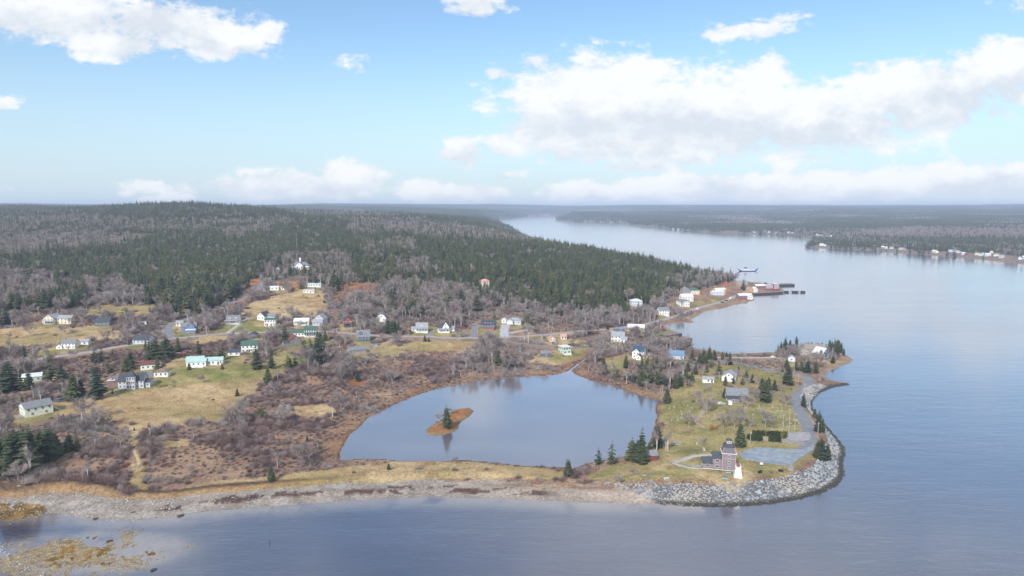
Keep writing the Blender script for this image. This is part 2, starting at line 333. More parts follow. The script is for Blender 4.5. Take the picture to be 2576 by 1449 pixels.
# ---------------------------------------------------------------- ground cover zones (photo-frame outlines laid on the ground)
PXg, PYg, _ = world_to_photo(GX, GY, Z)
jx = PXg + (fbm(GX, GY, 14, 41) - .5) * 34; jy = PYg + (fbm(GX, GY, 14, 47) - .5) * 16
STRAW = [[(30,1050),(150,1008),(260,988),(400,925),(440,900),(560,895),(640,905),(720,930),(725,945),(660,965),(640,990),(612,1010),(600,1040),(560,1062),(500,1062),(430,1078),(340,1090),(250,1068),(200,1052),(140,1047)],
 [(595,795),(640,757),(720,735),(770,728),(822,735),(818,790),(800,803),(660,803)],[(220,772),(390,765),(405,790),(340,803),(225,793)],[(-40,835),(100,818),(220,822),(300,832),(300,852),(100,868),(-40,880)],
 [(340,1240),(420,1235),(560,1205),(700,1195),(850,1178),(1000,1162),(1180,1160),(1400,1182),(1450,1195),(1400,1205),(1200,1202),(1000,1207),(800,1222),(560,1252),(340,1260)],
 [(735,1020),(820,1018),(850,1035),(800,1050),(735,1045)],[(395,1110),(470,1105),(480,1120),(420,1128)],[(1000,870),(1060,855),(1200,862),(1180,880),(1040,885)],[(1150,870),(1200,868),(1195,890),(1150,888)],
 [(1350,890),(1480,878),(1490,885),(1440,915),(1330,915),(1340,900)],[(1510,905),(1580,885),(1600,900),(1560,925),(1520,935)],[(500,850),(640,842),(640,855),(470,865)],[(620,580),(690,578),(690,590),(625,590)],
 [(930,885),(1000,865),(1020,885),(960,905)],[(1350,800),(1290,790),(1330,785)],[(330,1165),(365,1165),(375,1215),(385,1240),(325,1240),(335,1200)],[(325,1080),(350,1080),(352,1135),(335,1135)],[(1720,800),(1790,780),(1860,762),(1890,757),(1880,765),(1800,785),(1740,808)]]
GREEN = [[(430,935),(560,903),(650,925),(690,945),(600,955),(480,962),(380,980),(300,985),(280,975),(400,950)],[(530,842),(560,815),(640,806),(700,815),(690,836)],[(440,845),(500,838),(520,828),(500,820),(445,830)],
 [(720,860),(740,835),(700,850)],[(640,930),(690,880),(760,890),(770,915),(700,930)],[(60,890),(150,872),(160,885),(70,905)],[(30,1048),(60,1040),(70,1046),(40,1053)],
 [(1030,826),(1130,822),(1170,830),(1175,846),(1040,844)],[(1200,832),(1262,832),(1262,846),(1200,848)],[(1285,822),(1300,805),(1345,815),(1340,828)],[(1315,850),(1400,845),(1480,862),(1480,870),(1330,862)],
 [(1380,896),(1470,876),(1482,888),(1430,906),(1370,904)],[(1520,925),(1570,905),(1575,925),(1530,945)],[(1640,850),(1670,830),(1690,825),(1690,845)],[(1840,890),(1950,887),(1955,897),(1840,898)],
 [(1740,760),(1800,752),(1830,748),(1790,765),(1750,770)],[(760,855),(830,850),(840,865),(770,870)]]
LAWN = [(1470,1205),(1530,1170),(1645,1158),(1655,1100),(1680,1060),(1660,1020),(1690,975),(1740,930),(1850,912),(1960,930),(2010,960),(2000,1000),(2035,1080),(2046,1140),(2052,1160),(2040,1190),(1950,1213),(1800,1222),(1650,1216),(1500,1212)]
CEM = [(1655,1062),(1680,1015),(1800,1012),(2005,1015),(2022,1088),(1970,1092),(1870,1072),(1720,1068)]
LAWN2 = [(1640,1160),(1720,1085),(1760,1080),(1880,1100),(1960,1105),(2030,1112),(1990,1133),(1880,1130),(1850,1190),(1700,1195),(1640,1180)]
RED = [[(835,735),(870,713),(935,713),(948,735),(930,755),(850,765)],[(690,712),(760,705),(760,725),(690,735)],[(1660,1075),(1760,1080),(1850,1082),(1850,1094),(1700,1088)],[(600,720),(640,700),(660,715),(630,735)],
 [(860,945),(900,955),(930,965),(900,975),(870,960)],[(560,770),(620,740),(640,745),(590,775)]]
def zmask(polys, s=1.0): 
    m = np.zeros(GX.shape, bool); sel = GY < 2500; a = np.zeros(sel.sum(), bool)
    for p in polys: a |= inpoly(jx[sel], jy[sel], p)
    m[sel] = a; return m
straw_m = zmask(STRAW); green_m = zmask(GREEN); lawn_m = zmask([LAWN]); cem_m = zmask([CEM]); lawn2_m = zmask([LAWN2]); red_m = zmask(RED)
bw = np.interp(PXg, [0, 300, 600, 1000, 1300, 1450, 1560, 1620, 1690], [20, 18, 16, 15, 14.5, 14, 13, 11, 8])   # width of the beach
beach = (SD < bw + (fbm(GX, GY, 12, 51) - .5) * 5) & (GY < 330) & (GX < 75) & (SD > -60)
farsh = (SD < 3.5) & (SD > -2) & (GY > 440)
nz = fbm(GX, GY, 18, 61, 5); nz2 = fbm(GX, GY, 5, 67, 4); nz3 = fbm(GX, GY, 70, 71, 4)
def C3(*c): return np.array(c, float)
def mixc(a, b, t): return a * (1 - t[..., None]) + b * t[..., None]
base = mixc(C3(.225, .155, .125), C3(.31, .22, .155), smooth(.35, .65, nz)); base = mixc(base, C3(.25, .12, .075), smooth(.58, .72, nz2) * .5)
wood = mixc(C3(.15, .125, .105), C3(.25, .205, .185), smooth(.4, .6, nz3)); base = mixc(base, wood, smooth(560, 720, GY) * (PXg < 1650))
base = mixc(base, C3(.19, .165, .155), smooth(900, 2000, GY))
strawc = mixc(C3(.37, .275, .15), C3(.45, .35, .205), smooth(.35, .65, nz)); strawc = mixc(strawc, C3(.28, .17, .09), smooth(.54, .68, nz2) * .6); strawc = mixc(strawc, C3(.22, .21, .085), smooth(.50, .64, nz3) * .5)
greenc = mixc(C3(.22, .215, .085), C3(.32, .28, .13), smooth(.35, .65, nz)); greenc = mixc(greenc, C3(.14, .18, .05), smooth(.55, .7, nz2) * .7)
lawnc = mixc(C3(.225, .205, .09), C3(.36, .28, .155), smooth(.40, .62, nz * .6 + nz3 * .4)); lawnc = mixc(lawnc, C3(.18, .20, .06), smooth(.5, .62, nz2 * .5 + nz * .5) * .5)
redc = mixc(C3(.27, .12, .06), C3(.36, .19, .10), smooth(.35, .65, nz))
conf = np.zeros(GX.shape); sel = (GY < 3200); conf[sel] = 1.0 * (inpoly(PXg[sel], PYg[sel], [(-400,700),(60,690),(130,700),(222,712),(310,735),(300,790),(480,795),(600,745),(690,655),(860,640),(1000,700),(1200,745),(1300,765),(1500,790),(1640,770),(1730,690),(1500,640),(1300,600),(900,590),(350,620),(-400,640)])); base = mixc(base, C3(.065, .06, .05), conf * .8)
gc = base
for m, c in ((straw_m, strawc), (green_m, greenc), (red_m, redc), (lawn_m, lawnc), (cem_m, mixc(lawnc, greenc, np.full(GX.shape, .7))), (lawn2_m, mixc(lawnc, greenc, np.full(GX.shape, .75)))):
    gc = np.where(m[..., None], c, gc)
sandc = mixc(C3(.31, .265, .235), C3(.39, .335, .295), smooth(.35, .65, nz)); peb = mixc(C3(.215, .195, .18), C3(.355, .33, .305), smooth(.35, .65, nz2))
pebf = np.clip(smooth(1500, 1050, PXg + (nz - .5) * 300) * (0.45 + 0.75 * smooth(.35, .6, nz2)), 0, 1)
bc = mixc(sandc, peb, pebf)
wr = np.exp(-((SD - bw * .36 - (nz3 - .5) * 10 - (nz - .5) * 6) / 1.3) ** 2) * smooth(.42, .50, fbm(GX, GY, 6, 77, 4)) + .8 * np.exp(-((SD - bw * .58 - (nz - .5) * 9) / 1.2) ** 2) * smooth(.52, .6, nz2)
bc = mixc(bc, C3(.10, .065, .06), np.clip(wr * smooth(300, 520, PXg) * 2.2, 0, 1) * smooth(1420, 1350, PXg))      # wrack line of dead weed
bc = mixc(bc, C3(.24, .21, .20), smooth(2.2, 0.2, SD) * .6)                                                    # wet foot of the beach
orange = left * smooth(14, 16.5, SD) * smooth(22, 20.5, SD)
gc = np.where(beach[..., None], bc, gc); gc = np.where(farsh[..., None], C3(.27, .22, .18), gc)
gc = mixc(gc, C3(.30, .19, .09), np.clip(orange, 0, 1) * .8); gc = mixc(gc, C3(.075, .055, .045), left * smooth(18, 19.5, SD) * smooth(22.5, 21, SD) * .9)
marsh = smooth(14, 3, PD) * (PD > 0); gc = mixc(gc, mixc(C3(.24, .135, .085), C3(.30, .20, .12), smooth(.4, .6, nz2)), marsh * (PXg < 1655) * (PYg < 1150) * .9)
gc = mixc(gc, C3(.06, .045, .04), smooth(1.3, .2, PD) * (PD > 0) * .8)
gc = np.where((IS > 0)[..., None], mixc(C3(.22, .16, .09), C3(.33, .155, .07), smooth(.8, 4, IS)), gc)
kel = (KELP & (SD < -1.5)) | KELP2; gc = np.where(kel[..., None], mixc(C3(.13, .085, .03), C3(.27, .17, .06), smooth(.35, .7, nz2)), gc)
gc = mixc(gc, C3(.16, .15, .15), ((rip > .5) & (SD < np.where(GY > 318, 6.0, 10.5)) & (SD > -10)).astype(float))
edge_ = smooth(9.5, 11, SD) * smooth(14.5, 12, SD + (nz2 - .5) * 4) * smooth(-20, 10, GX) * (GY < 318); gc = mixc(gc, mixc(C3(.22, .135, .10), C3(.36, .26, .15), smooth(.4, .6, nz2)), edge_ * .85)
gc = mixc(gc, C3(.30, .25, .18), smooth(2.0, .2, ROADD) * (ROADD > -1) * .6)

def grid_mesh(name, keep):
    R, Cn = GX.shape; idx = np.arange(R * Cn).reshape(R, Cn)
    q = np.stack([idx[:-1, :-1], idx[:-1, 1:], idx[1:, 1:], idx[1:, :-1]], -1)[keep]
    used = np.zeros(R * Cn, bool); used[q.ravel()] = True; remap = np.cumsum(used) - 1
    co = np.stack([GX, GY, Z], -1).reshape(-1, 3)[used]; q = remap[q].astype(np.int32)
    me = bpy.data.meshes.new(name); me.vertices.add(len(co)); me.vertices.foreach_set('co', co.ravel())
    me.loops.add(q.size); me.loops.foreach_set('vertex_index', q.ravel())
    me.polygons.add(len(q)); me.polygons.foreach_set('loop_start', np.arange(0, q.size, 4, dtype=np.int32))
    me.polygons.foreach_set('use_smooth', np.ones(len(q), bool)); me.update(calc_edges=True)
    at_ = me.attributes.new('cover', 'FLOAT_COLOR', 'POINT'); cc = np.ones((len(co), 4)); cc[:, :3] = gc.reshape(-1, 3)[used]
    at_.data.foreach_set('color', cc.ravel()); return me
kz = np.maximum.reduce([Z[:-1, :-1], Z[:-1, 1:], Z[1:, 1:], Z[1:, :-1]]) > -1.3
# ---------------------------------------------------------------- materials
MATS = {}
def new_mat(name):
    m = bpy.data.materials.new(name); m.use_nodes = True; t = m.node_tree
    return m, t, t.nodes['Principled BSDF']
def noise(t, scale, detail=4.0, rough=.55, coord='pos', sc3=None):
    if coord == 'pos': v = N(t, 'ShaderNodeNewGeometry').outputs['Position']
    else: v = N(t, 'ShaderNodeTexCoord').outputs['Object']
    if sc3:
        mp = N(t, 'ShaderNodeMapping'); mp.inputs['Scale'].default_value = sc3; link(t, v, mp.inputs[0]); v = mp.outputs[0]
    n = N(t, 'ShaderNodeTexNoise'); n.inputs['Scale'].default_value = scale; n.inputs['Detail'].default_value = detail; n.inputs['Roughness'].default_value = rough
    link(t, v, n.inputs['Vector']); return n.outputs['Fac']
def bump(t, b, h, strength, dist):
    n = N(t, 'ShaderNodeBump'); n.inputs['Strength'].default_value = strength; n.inputs['Distance'].default_value = dist
    link(t, h, n.inputs['Height']); link(t, n.outputs[0], b.inputs['Normal'])
def mat(key, col, rough=.8, var=.18, scale=.8, bmp=0.0, spec=.3, metal=0.0, sc3=None, coord='pos'):
    """plain surface with weathering: two noise octaves move its colour, optional relief"""
    if key in MATS: return MATS[key]
    m, t, b = new_mat(key)
    n1 = noise(t, scale, 5, .6, coord, sc3); n2 = noise(t, scale * 7, 3, .6, coord, sc3)
    f = M(t, 'ADD', M(t, 'MULTIPLY', n1, .6), M(t, 'MULTIPLY', n2, .4))
    lo = tuple(c * (1 - var * 1.6) for c in col); hi = tuple(min(1, c * (1 + var)) for c in col)
    link(t, MIXC(t, RAMP(t, f, .3, .7), lo, hi), b.inputs['Base Color'])
    b.inputs['Roughness'].default_value = rough; b.inputs['Specular IOR Level'].default_value = spec; b.inputs['Metallic'].default_value = metal
    if bmp: bump(t, b, n2, .6, bmp)
    MATS[key] = m; return m
def siding(key, col, pitch=.22, axis=2, var=.10):
    """clapboard or shingle courses: a saw-tooth relief along one axis"""
    if key in MATS: return MATS[key]
    m, t, b = new_mat(key)
    s = N(t, 'ShaderNodeSeparateXYZ'); link(t, N(t, 'ShaderNodeTexCoord').outputs['Object'], s.inputs[0])
    fr = M(t, 'FRACT', M(t, 'MULTIPLY', s.outputs[axis], 1 / pitch))
    n1 = noise(t, 1.3, 5, .6, 'obj')
    col2 = MIXC(t, RAMP(t, n1, .3, .7), tuple(c * (1 - var * 1.5) for c in col), tuple(min(1, c * (1 + var * .6)) for c in col))
    col3 = MIXC(t, RAMP(t, fr, .0, .16, .22, 0), col2, tuple(c * .45 for c in col))
    link(t, col3, b.inputs['Base Color']); b.inputs['Roughness'].default_value = .7; b.inputs['Specular IOR Level'].default_value = .25
    bump(t, b, fr, .5, .02); MATS[key] = m; return m
def roofing(key, col, var=.2):
    if key in MATS: return MATS[key]
    m, t, b = new_mat(key)
    br = N(t, 'ShaderNodeTexBrick'); br.inputs['Scale'].default_value = 1.0; br.inputs['Brick Width'].default_value = .9; br.inputs['Row Height'].default_value = .3
    br.inputs['Mortar Size'].default_value = .02; br.inputs['Color1'].default_value = (*[c * (1 - var) for c in col], 1); br.inputs['Color2'].default_value = (*[c * (1 + var * .6) for c in col], 1)
    br.inputs['Mortar'].default_value = (*[c * .5 for c in col], 1)
    link(t, N(t, 'ShaderNodeTexCoord').outputs['Object'], br.inputs['Vector'])
    n1 = noise(t, .9, 5, .65, 'obj'); link(t, MIXC(t, M(t, 'MULTIPLY', RAMP(t, n1, .35, .75), .45), br.outputs['Color'], tuple(c * .6 for c in col)), b.inputs['Base Color'])
    b.inputs['Roughness'].default_value = .8; b.inputs['Specular IOR Level'].default_value = .3; MATS[key] = m; return m
def glass(key='window_glass', col=(.03, .04, .055)):
    if key in MATS: return MATS[key]
    m, t, b = new_mat(key); b.inputs['Base Color'].default_value = (*col, 1); b.inputs['Roughness'].default_value = .08; b.inputs['Specular IOR Level'].default_value = .6
    MATS[key] = m; return m
def foliage(key, c1, c2, c3, rough=.75):
    """leaf or twig colour: shifts from tree to tree and from clump to clump"""
    m, t, b = new_mat(key)
    oi = N(t, 'ShaderNodeObjectInfo'); n1 = noise(t, .35, 3, .6); n2 = noise(t, .012, 3, .6)
    c = MIXC(t, oi.outputs['Random'], c1, c2)
    c = MIXC(t, M(t, 'MULTIPLY', RAMP(t, n1, .35, .7), .7), c, c3)
    c = MIXC(t, M(t, 'MULTIPLY', RAMP(t, n2, .40, .65), .35), c, c1)
    link(t, c, b.inputs['Base Color']); b.inputs['Roughness'].default_value = rough; b.inputs['Specular IOR Level'].default_value = .2
    MATS[key] = m; return m

# ---------------------------------------------------------------- object helpers
def tag(o, label=None, cat=None, group=None, kind=None):
    for k, v in (('label', label), ('category', cat), ('group', group), ('kind', kind)):
        if v: o[k] = v
    return o
def empty(name, loc=(0, 0, 0), rz=0.0):
    o = bpy.data.objects.new(name, None); COL.objects.link(o); o.location = loc; o.rotation_euler = (0, 0, rz); o.empty_display_size = .5; return o
class MB:
    """collects shapes into one mesh"""
    def __init__(s): s.v = []; s.f = []; s.m = []
    def add(s, vs, fs, mi=0):
        o = len(s.v); s.v += [tuple(x) for x in vs]; s.f += [tuple(i + o for i in f) for f in fs]; s.m += [mi] * len(fs); return s
    def box(s, c, d, mi=0, rz=0.0):
        x, y, z = c; a, b, h = d[0] / 2, d[1] / 2, d[2] / 2; cs, sn = math.cos(rz), math.sin(rz)
        vs = [(x + cs * i * a - sn * j * b, y + sn * i * a + cs * j * b, z + k * h) for k in (-1, 1) for (i, j) in ((-1, -1), (1, -1), (1, 1), (-1, 1))]
        return s.add(vs, [(3, 2, 1, 0), (4, 5, 6, 7), (0, 1, 5, 4), (1, 2, 6, 5), (2, 3, 7, 6), (3, 0, 4, 7)], mi)
    def frustum(s, c, r0, r1, h, n=4, mi=0, rot=math.pi / 4, cap=True):
        x, y, z = c
        a = [(x + r0 * math.cos(rot + 2 * math.pi * k / n), y + r0 * math.sin(rot + 2 * math.pi * k / n), z) for k in range(n)]
        b = [(x + r1 * math.cos(rot + 2 * math.pi * k / n), y + r1 * math.sin(rot + 2 * math.pi * k / n), z + h) for k in range(n)]
        fs = [(k, (k + 1) % n, n + (k + 1) % n, n + k) for k in range(n)]
        if cap: fs += [tuple(range(n - 1, -1, -1)), tuple(range(n, 2 * n))]
        return s.add(a + b, fs, mi)
    def tube(s, p, q, r0, r1, n=5, mi=0):
        p, q = Vector(p), Vector(q); d = (q - p); 
        if d.length < 1e-6: return s
        d.normalize(); a = d.orthogonal().normalized(); b = d.cross(a); o = len(s.v)
        for c, r in ((p, r0), (q, r1)):
            for k in range(n):
                t = 2 * math.pi * k / n; s.v.append(tuple(c + (a * math.cos(t) + b * math.sin(t)) * r))
        for k in range(n): s.f.append((o + k, o + (k + 1) % n, o + n + (k + 1) % n, o + n + k)); s.m.append(mi)
        s.f.append(tuple(o + n + k for k in range(n))); s.m.append(mi); s.f.append(tuple(o + n - 1 - k for k in range(n))); s.m.append(mi); return s
    def prism(s, prof, y0, y1, mi=0, axis='y'):
        n = len(prof)
        P = (lambda u, v, w: (u, w, v)) if axis == 'y' else (lambda u, v, w: (w, u, v))
        vs = [P(u, v, y0) for u, v in prof] + [P(u, v, y1) for u, v in prof]
        fs = [(k, (k + 1) % n, n + (k + 1) % n, n + k) for k in range(n)] + [tuple(range(n - 1, -1, -1)), tuple(range(n, 2 * n))]
        return s.add(vs, fs, mi)
    def mesh(s, name, mats):
        me = bpy.data.meshes.new(name); me.from_pydata(s.v, [], s.f)
        for m in (mats if isinstance(mats, (list, tuple)) else [mats]): me.materials.append(m)
        if any(s.m): me.polygons.foreach_set('material_index', s.m)
        bm = bmesh.new(); bm.from_mesh(me); bmesh.ops.recalc_face_normals(bm, faces=bm.faces); bm.to_mesh(me); bm.free(); return me
    def build(s, name, mats, parent=None, loc=None, rz=0.0):
        o = bpy.data.objects.new(name, s.mesh(name, mats)); COL.objects.link(o); o.parent = parent
        if loc is not None: o.location = loc
        if rz: o.rotation_euler = (0, 0, rz)
        return o
def put(name, me, parent=None, loc=(0, 0, 0), rz=0.0, scl=None):
    o = bpy.data.objects.new(name, me); COL.objects.link(o); o.parent = parent; o.location = loc; o.rotation_euler = (0, 0, rz)
    if scl is not None: o.scale = scl
    return o
def copy_tree(o, parent=None):
    c = o.copy(); COL.objects.link(c); c.parent = parent
    for ch in o.children: copy_tree(ch, c)
    return c

# ---------------------------------------------------------------- ground, river, pond
gm, t, b = new_mat('ground_cover')
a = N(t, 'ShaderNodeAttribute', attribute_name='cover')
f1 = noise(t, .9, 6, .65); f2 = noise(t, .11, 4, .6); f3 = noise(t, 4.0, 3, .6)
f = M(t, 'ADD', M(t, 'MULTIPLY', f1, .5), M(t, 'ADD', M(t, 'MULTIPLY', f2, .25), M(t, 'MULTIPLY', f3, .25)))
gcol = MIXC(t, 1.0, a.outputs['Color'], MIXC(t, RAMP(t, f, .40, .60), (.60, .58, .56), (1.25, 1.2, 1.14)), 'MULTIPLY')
link(t, gcol, b.inputs['Base Color']); b.inputs['Roughness'].default_value = .95; b.inputs['Specular IOR Level'].default_value = .1
bump(t, b, f1, .8, .35)

def water_mat(key, deep, wave, rough, sc3, shallow=None, wscale=1.0):
    m, t, b = new_mat(key)
    n1 = noise(t, .55 * wscale, 3, .55, 'pos', sc3); n2 = noise(t, .012, 3, .6, 'pos', (1, 2.4, 1)); n3 = noise(t, 1.6 * wscale, 2, .5, 'pos', sc3)
    col = MIXC(t, RAMP(t, n2, .35, .7), tuple(c * .88 for c in deep), tuple(c * 1.12 for c in deep))
    if shallow:
        at_ = N(t, 'ShaderNodeAttribute', attribute_name='shoal'); col = MIXC(t, at_.outputs['Fac'], col, shallow)
    link(t, col, b.inputs['Base Color']); b.inputs['IOR'].default_value = 1.6; b.inputs['Specular IOR Level'].default_value = .5
    b.inputs['Roughness'].default_value = rough; b.inputs['Coat Weight'].default_value = 1.0; b.inputs['Coat IOR'].default_value = 2.15; b.inputs['Coat Roughness'].default_value = rough
    n4 = noise(t, .16 * wscale, 3, .55, 'pos', sc3); h = M(t, 'ADD', M(t, 'ADD', M(t, 'MULTIPLY', n1, .7), M(t, 'MULTIPLY', n3, .3)), M(t, 'MULTIPLY', n4, 1.6)); amp = RAMP(t, noise(t, .006, 3, .6, 'pos', (.6, 2.2, 1)), .35, .65, .55, 1.0)
    bump(t, b, M(t, 'MULTIPLY', h, amp), 1.0, wave); return m
wr_, wc_ = ROWS[(ROWS < 460)][::2], COLS[::2]
wr_ = np.concatenate([wr_, np.geomspace(wr_[-1] * 1.05, 14000, 60)])
wy, wu = np.meshgrid(wr_, wc_, indexing='ij'); wx = wu * wy; Rn, Cn = wx.shape
wsd = -gridval(SD, wx, wy); wz = gridval(Z, wx, wy)
sho = np.where(wy < 460, np.maximum(smooth(11, 0, wsd) * .75 * (wx < 75), smooth(-2.2, -.1, wz) * .8 * (wx < 75)), 0) * smooth(.2, .7, fbm(wx, wy, 8, 91, 4) + .15)
idx = np.arange(Rn * Cn).reshape(Rn, Cn); q = np.stack([idx[:-1, :-1], idx[:-1, 1:], idx[1:, 1:], idx[1:, :-1]], -1).reshape(-1, 4).tolist()
co = np.stack([wx, wy, wx * 0], -1).reshape(-1, 3).tolist(); o_ = len(co)
co += [(-9000, -3000, 0), (9000, -3000, 0), (9000, wr_[0], 0), (-9000, wr_[0], 0), (1.15 * wr_[0], wr_[0], 0), (9000, wr_[0], 0), (16100, 14000, 0), (1.15 * 14000, 14000, 0)]
q += [[o_, o_ + 1, o_ + 2, o_ + 3], [o_ + 4, o_ + 5, o_ + 6, o_ + 7]]
wme = bpy.data.meshes.new('river'); wme.from_pydata(co, [], q)
wa = wme.attributes.new('shoal', 'FLOAT', 'POINT'); wa.data.foreach_set('value', np.concatenate([sho.ravel(), np.zeros(8)]))
wme.materials.append(water_mat('river_water', (.055, .055, .085), .42, .12, (.32, 1.0, 1), (.30, .25, .205)))
tag(put('river', wme), kind='structure')
pme = bpy.data.meshes.new('pond'); pc = [(x, y, PZ) for x, y in POND]; pme.from_pydata(pc, [], [list(range(len(pc)))])
pme.materials.append(water_mat('pond_water', (.165, .152, .165), .05, .14, (.5, 1.0, 1)))
bmp_ = bmesh.new(); bmp_.from_mesh(pme); bmesh.ops.triangulate(bmp_, faces=bmp_.faces); bmp_.to_mesh(pme); bmp_.free()
if pme.polygons[0].normal.z < 0: pme.flip_normals()
tag(put('pond', pme), kind='structure')

# ---------------------------------------------------------------- roads, paths, car park
mat('asphalt', (.20, .21, .235), .9, .14, .25, .01); mat('asphalt_pale', (.33, .31, .31), .9, .14, .25, .01); mat('gravel', (.40, .375, .35), .95, .2, .9, .03)
mat('dirt', (.36, .29, .20), .95, .2, .7, .03); mat('concrete', (.40, .41, .43), .9, .12, .4, .01); mat('straw', (.46, .36, .19), .95, .2, .8, .03)
for (nm, mt, wd, c, zz) in ROADPTS:
    mb = MB(); vs = []
    zr = [max(float(hgt(p.x, p.y)), zz[i] - .3) for i, p in enumerate(c)]
    for i, p in enumerate(c):
        tn = (c[min(i + 1, len(c) - 1)] - c[max(i - 1, 0)]).normalized(); nn = Vector((-tn.y, tn.x, 0)); hw = wd / 2 * (1 + .10 * (vnoise(p.x, p.y, 9, 3) - .5))
        for s in (-1, -.5, 0, .5, 1):
            e = p + nn * hw * s; vs.append((e.x, e.y, max(zr[i], float(hgt(e.x, e.y))) + .10 + (.04 if abs(s) < .9 else -.10)))
    fs = [(i * 5 + k, i * 5 + k + 1, i * 5 + k + 6, i * 5 + k + 5) for i in range(len(c) - 1) for k in range(4)]
    me = bpy.data.meshes.new(nm); me.from_pydata(vs, [], fs); me.materials.append(MATS[mt]); tag(put(nm, me), kind='structure')
def yard(nm, poly, z, mt):
    P = spline([(p.x, p.y, 0) for p in poly + [poly[0]]], 2.0)[:-1]; me = bpy.data.meshes.new(nm)
    me.from_pydata([(p.x + random.uniform(-.3, .3), p.y + random.uniform(-.3, .3), z + .16) for p in P] + [(p.x, p.y, z - .4) for p in P], [], [list(range(len(P)))] + [(i, (i + 1) % len(P), len(P) + (i + 1) % len(P), len(P) + i) for i in range(len(P))])
    bm = bmesh.new(); bm.from_mesh(me); bmesh.ops.recalc_face_normals(bm, faces=bm.faces); bmesh.ops.triangulate(bm, faces=[f for f in bm.faces if len(f.verts) > 4]); bm.to_mesh(me); bm.free()
    me.materials.append(mt); tag(put(nm, me), kind='structure')
yard('car_park', PARK, PARKZ, mat('blue_gravel', (.25, .29, .335), .95, .22, .35, .03)); yard('parking_pad', PARK2, PARK2Z, mat('pad_gravel', (.33, .32, .335), .95, .2, .5, .03))
FOOT = []      # ground taken by buildings and furniture: x, y, radius
# enlarged views of the photograph, back to its frame
def cA(x, y): return (x / 4, 712.8 + y / 4)
def cB(x, y): return (503.1 + x / 4, 654.1 + y / 4)
def cC(x, y): return (1006.2 + x / 4, 654.1 + y / 4)
def cD(x, y): return (1467.4 + x / 4, 654.1 + y / 4)
def cE(x, y): return (1425.5 + .293 * x, 964.3 + .293 * y)
def cG(x, y): return (.3055 * x, 1006.2 + .3055 * y)
def cH(x, y): return (712.8 + .293 * x, 905.6 + .293 * y)
# ---------------------------------------------------------------- buildings
WALLC = dict(white=(.80, .80, .79), cream=(.74, .67, .52), paleg=(.74, .77, .66), grey=(.54, .57, .63), dgrey=(.15, .165, .19), navy=(.10, .125, .19), blue=(.13, .21, .45), mint=(.52, .70, .56), red=(.36, .12, .08), brown=(.22, .15, .11),
  plum=(.26, .215, .235), barn=(.24, .22, .22), weather=(.36, .33, .31), orange=(.62, .33, .12), pinkw=(.70, .62, .56), crimson=(.22, .085, .095), shed_red=(.22, .06, .07), pale_blue=(.62, .69, .78))
ROOFC = dict(grey=(.225, .24, .265), dark=(.075, .085, .105), green=(.075, .15, .125), teal=(.43, .62, .60), red=(.20, .08, .065), brown=(.25, .18, .14), white=(.72, .74, .76), pink=(.62, .33, .28), steel=(.17, .27, .41), solar=(.055, .075, .20), lgrey=(.34, .36, .39), tan=(.30, .26, .22))
def WM(k): return siding('siding_' + k, WALLC[k])
def RM(k): return roofing('roof_' + k, ROOFC[k])
TRIM = lambda: mat('white_trim', (.78, .78, .77), .6, .06, 1.0)
WCACHE = {}
def window_mesh(w_, h_, trim=None, single=False):
    key = (round(w_, 2), round(h_, 2), trim, single)
    if key not in WCACHE:
        f = MB(); b_ = .11
        for c, d in (((0, 0, h_ / 2), (w_ + 2 * b_, .10, b_)), ((0, 0, -h_ / 2), (w_ + 2 * b_, .14, b_)), ((-w_ / 2 - b_ / 2, 0, 0), (b_, .095, h_ - b_ - .01)), ((w_ / 2 + b_ / 2, 0, 0), (b_, .095, h_ - b_ - .01)), ((0, 0, 0), (.06, .08, h_ - b_ - .02))): f.box(c, d)
        tm = WM(trim) if trim else TRIM()
        if single: f.box((0, .03, 0), (w_ + .05, .06, h_ + .02), 1); WCACHE[key] = (f.mesh('window', [tm, glass()]), None)
        else: p = MB(); p.box((0, .03, 0), (w_ + .05, .06, h_ + .02)); WCACHE[key] = (f.mesh('window', tm), p.mesh('pane', glass()))
    return WCACHE[key]
def add_window(parent, x, y, z, face, w_=.95, h_=1.35, trim=None, single=False, name='window'):
    """face f/b/l/r of a block, set against its wall"""
    a, b_ = window_mesh(w_, h_, trim, single); rz = {'f': 0, 'b': math.pi, 'r': math.pi / 2, 'l': -math.pi / 2}[face]; e = .04
    off = {'f': (0, -e), 'b': (0, e), 'r': (e, 0), 'l': (-e, 0)}[face]
    o = put(name, a, parent, (x + off[0], y + off[1], z), rz)
    if b_: put('pane', b_, o)
    return o
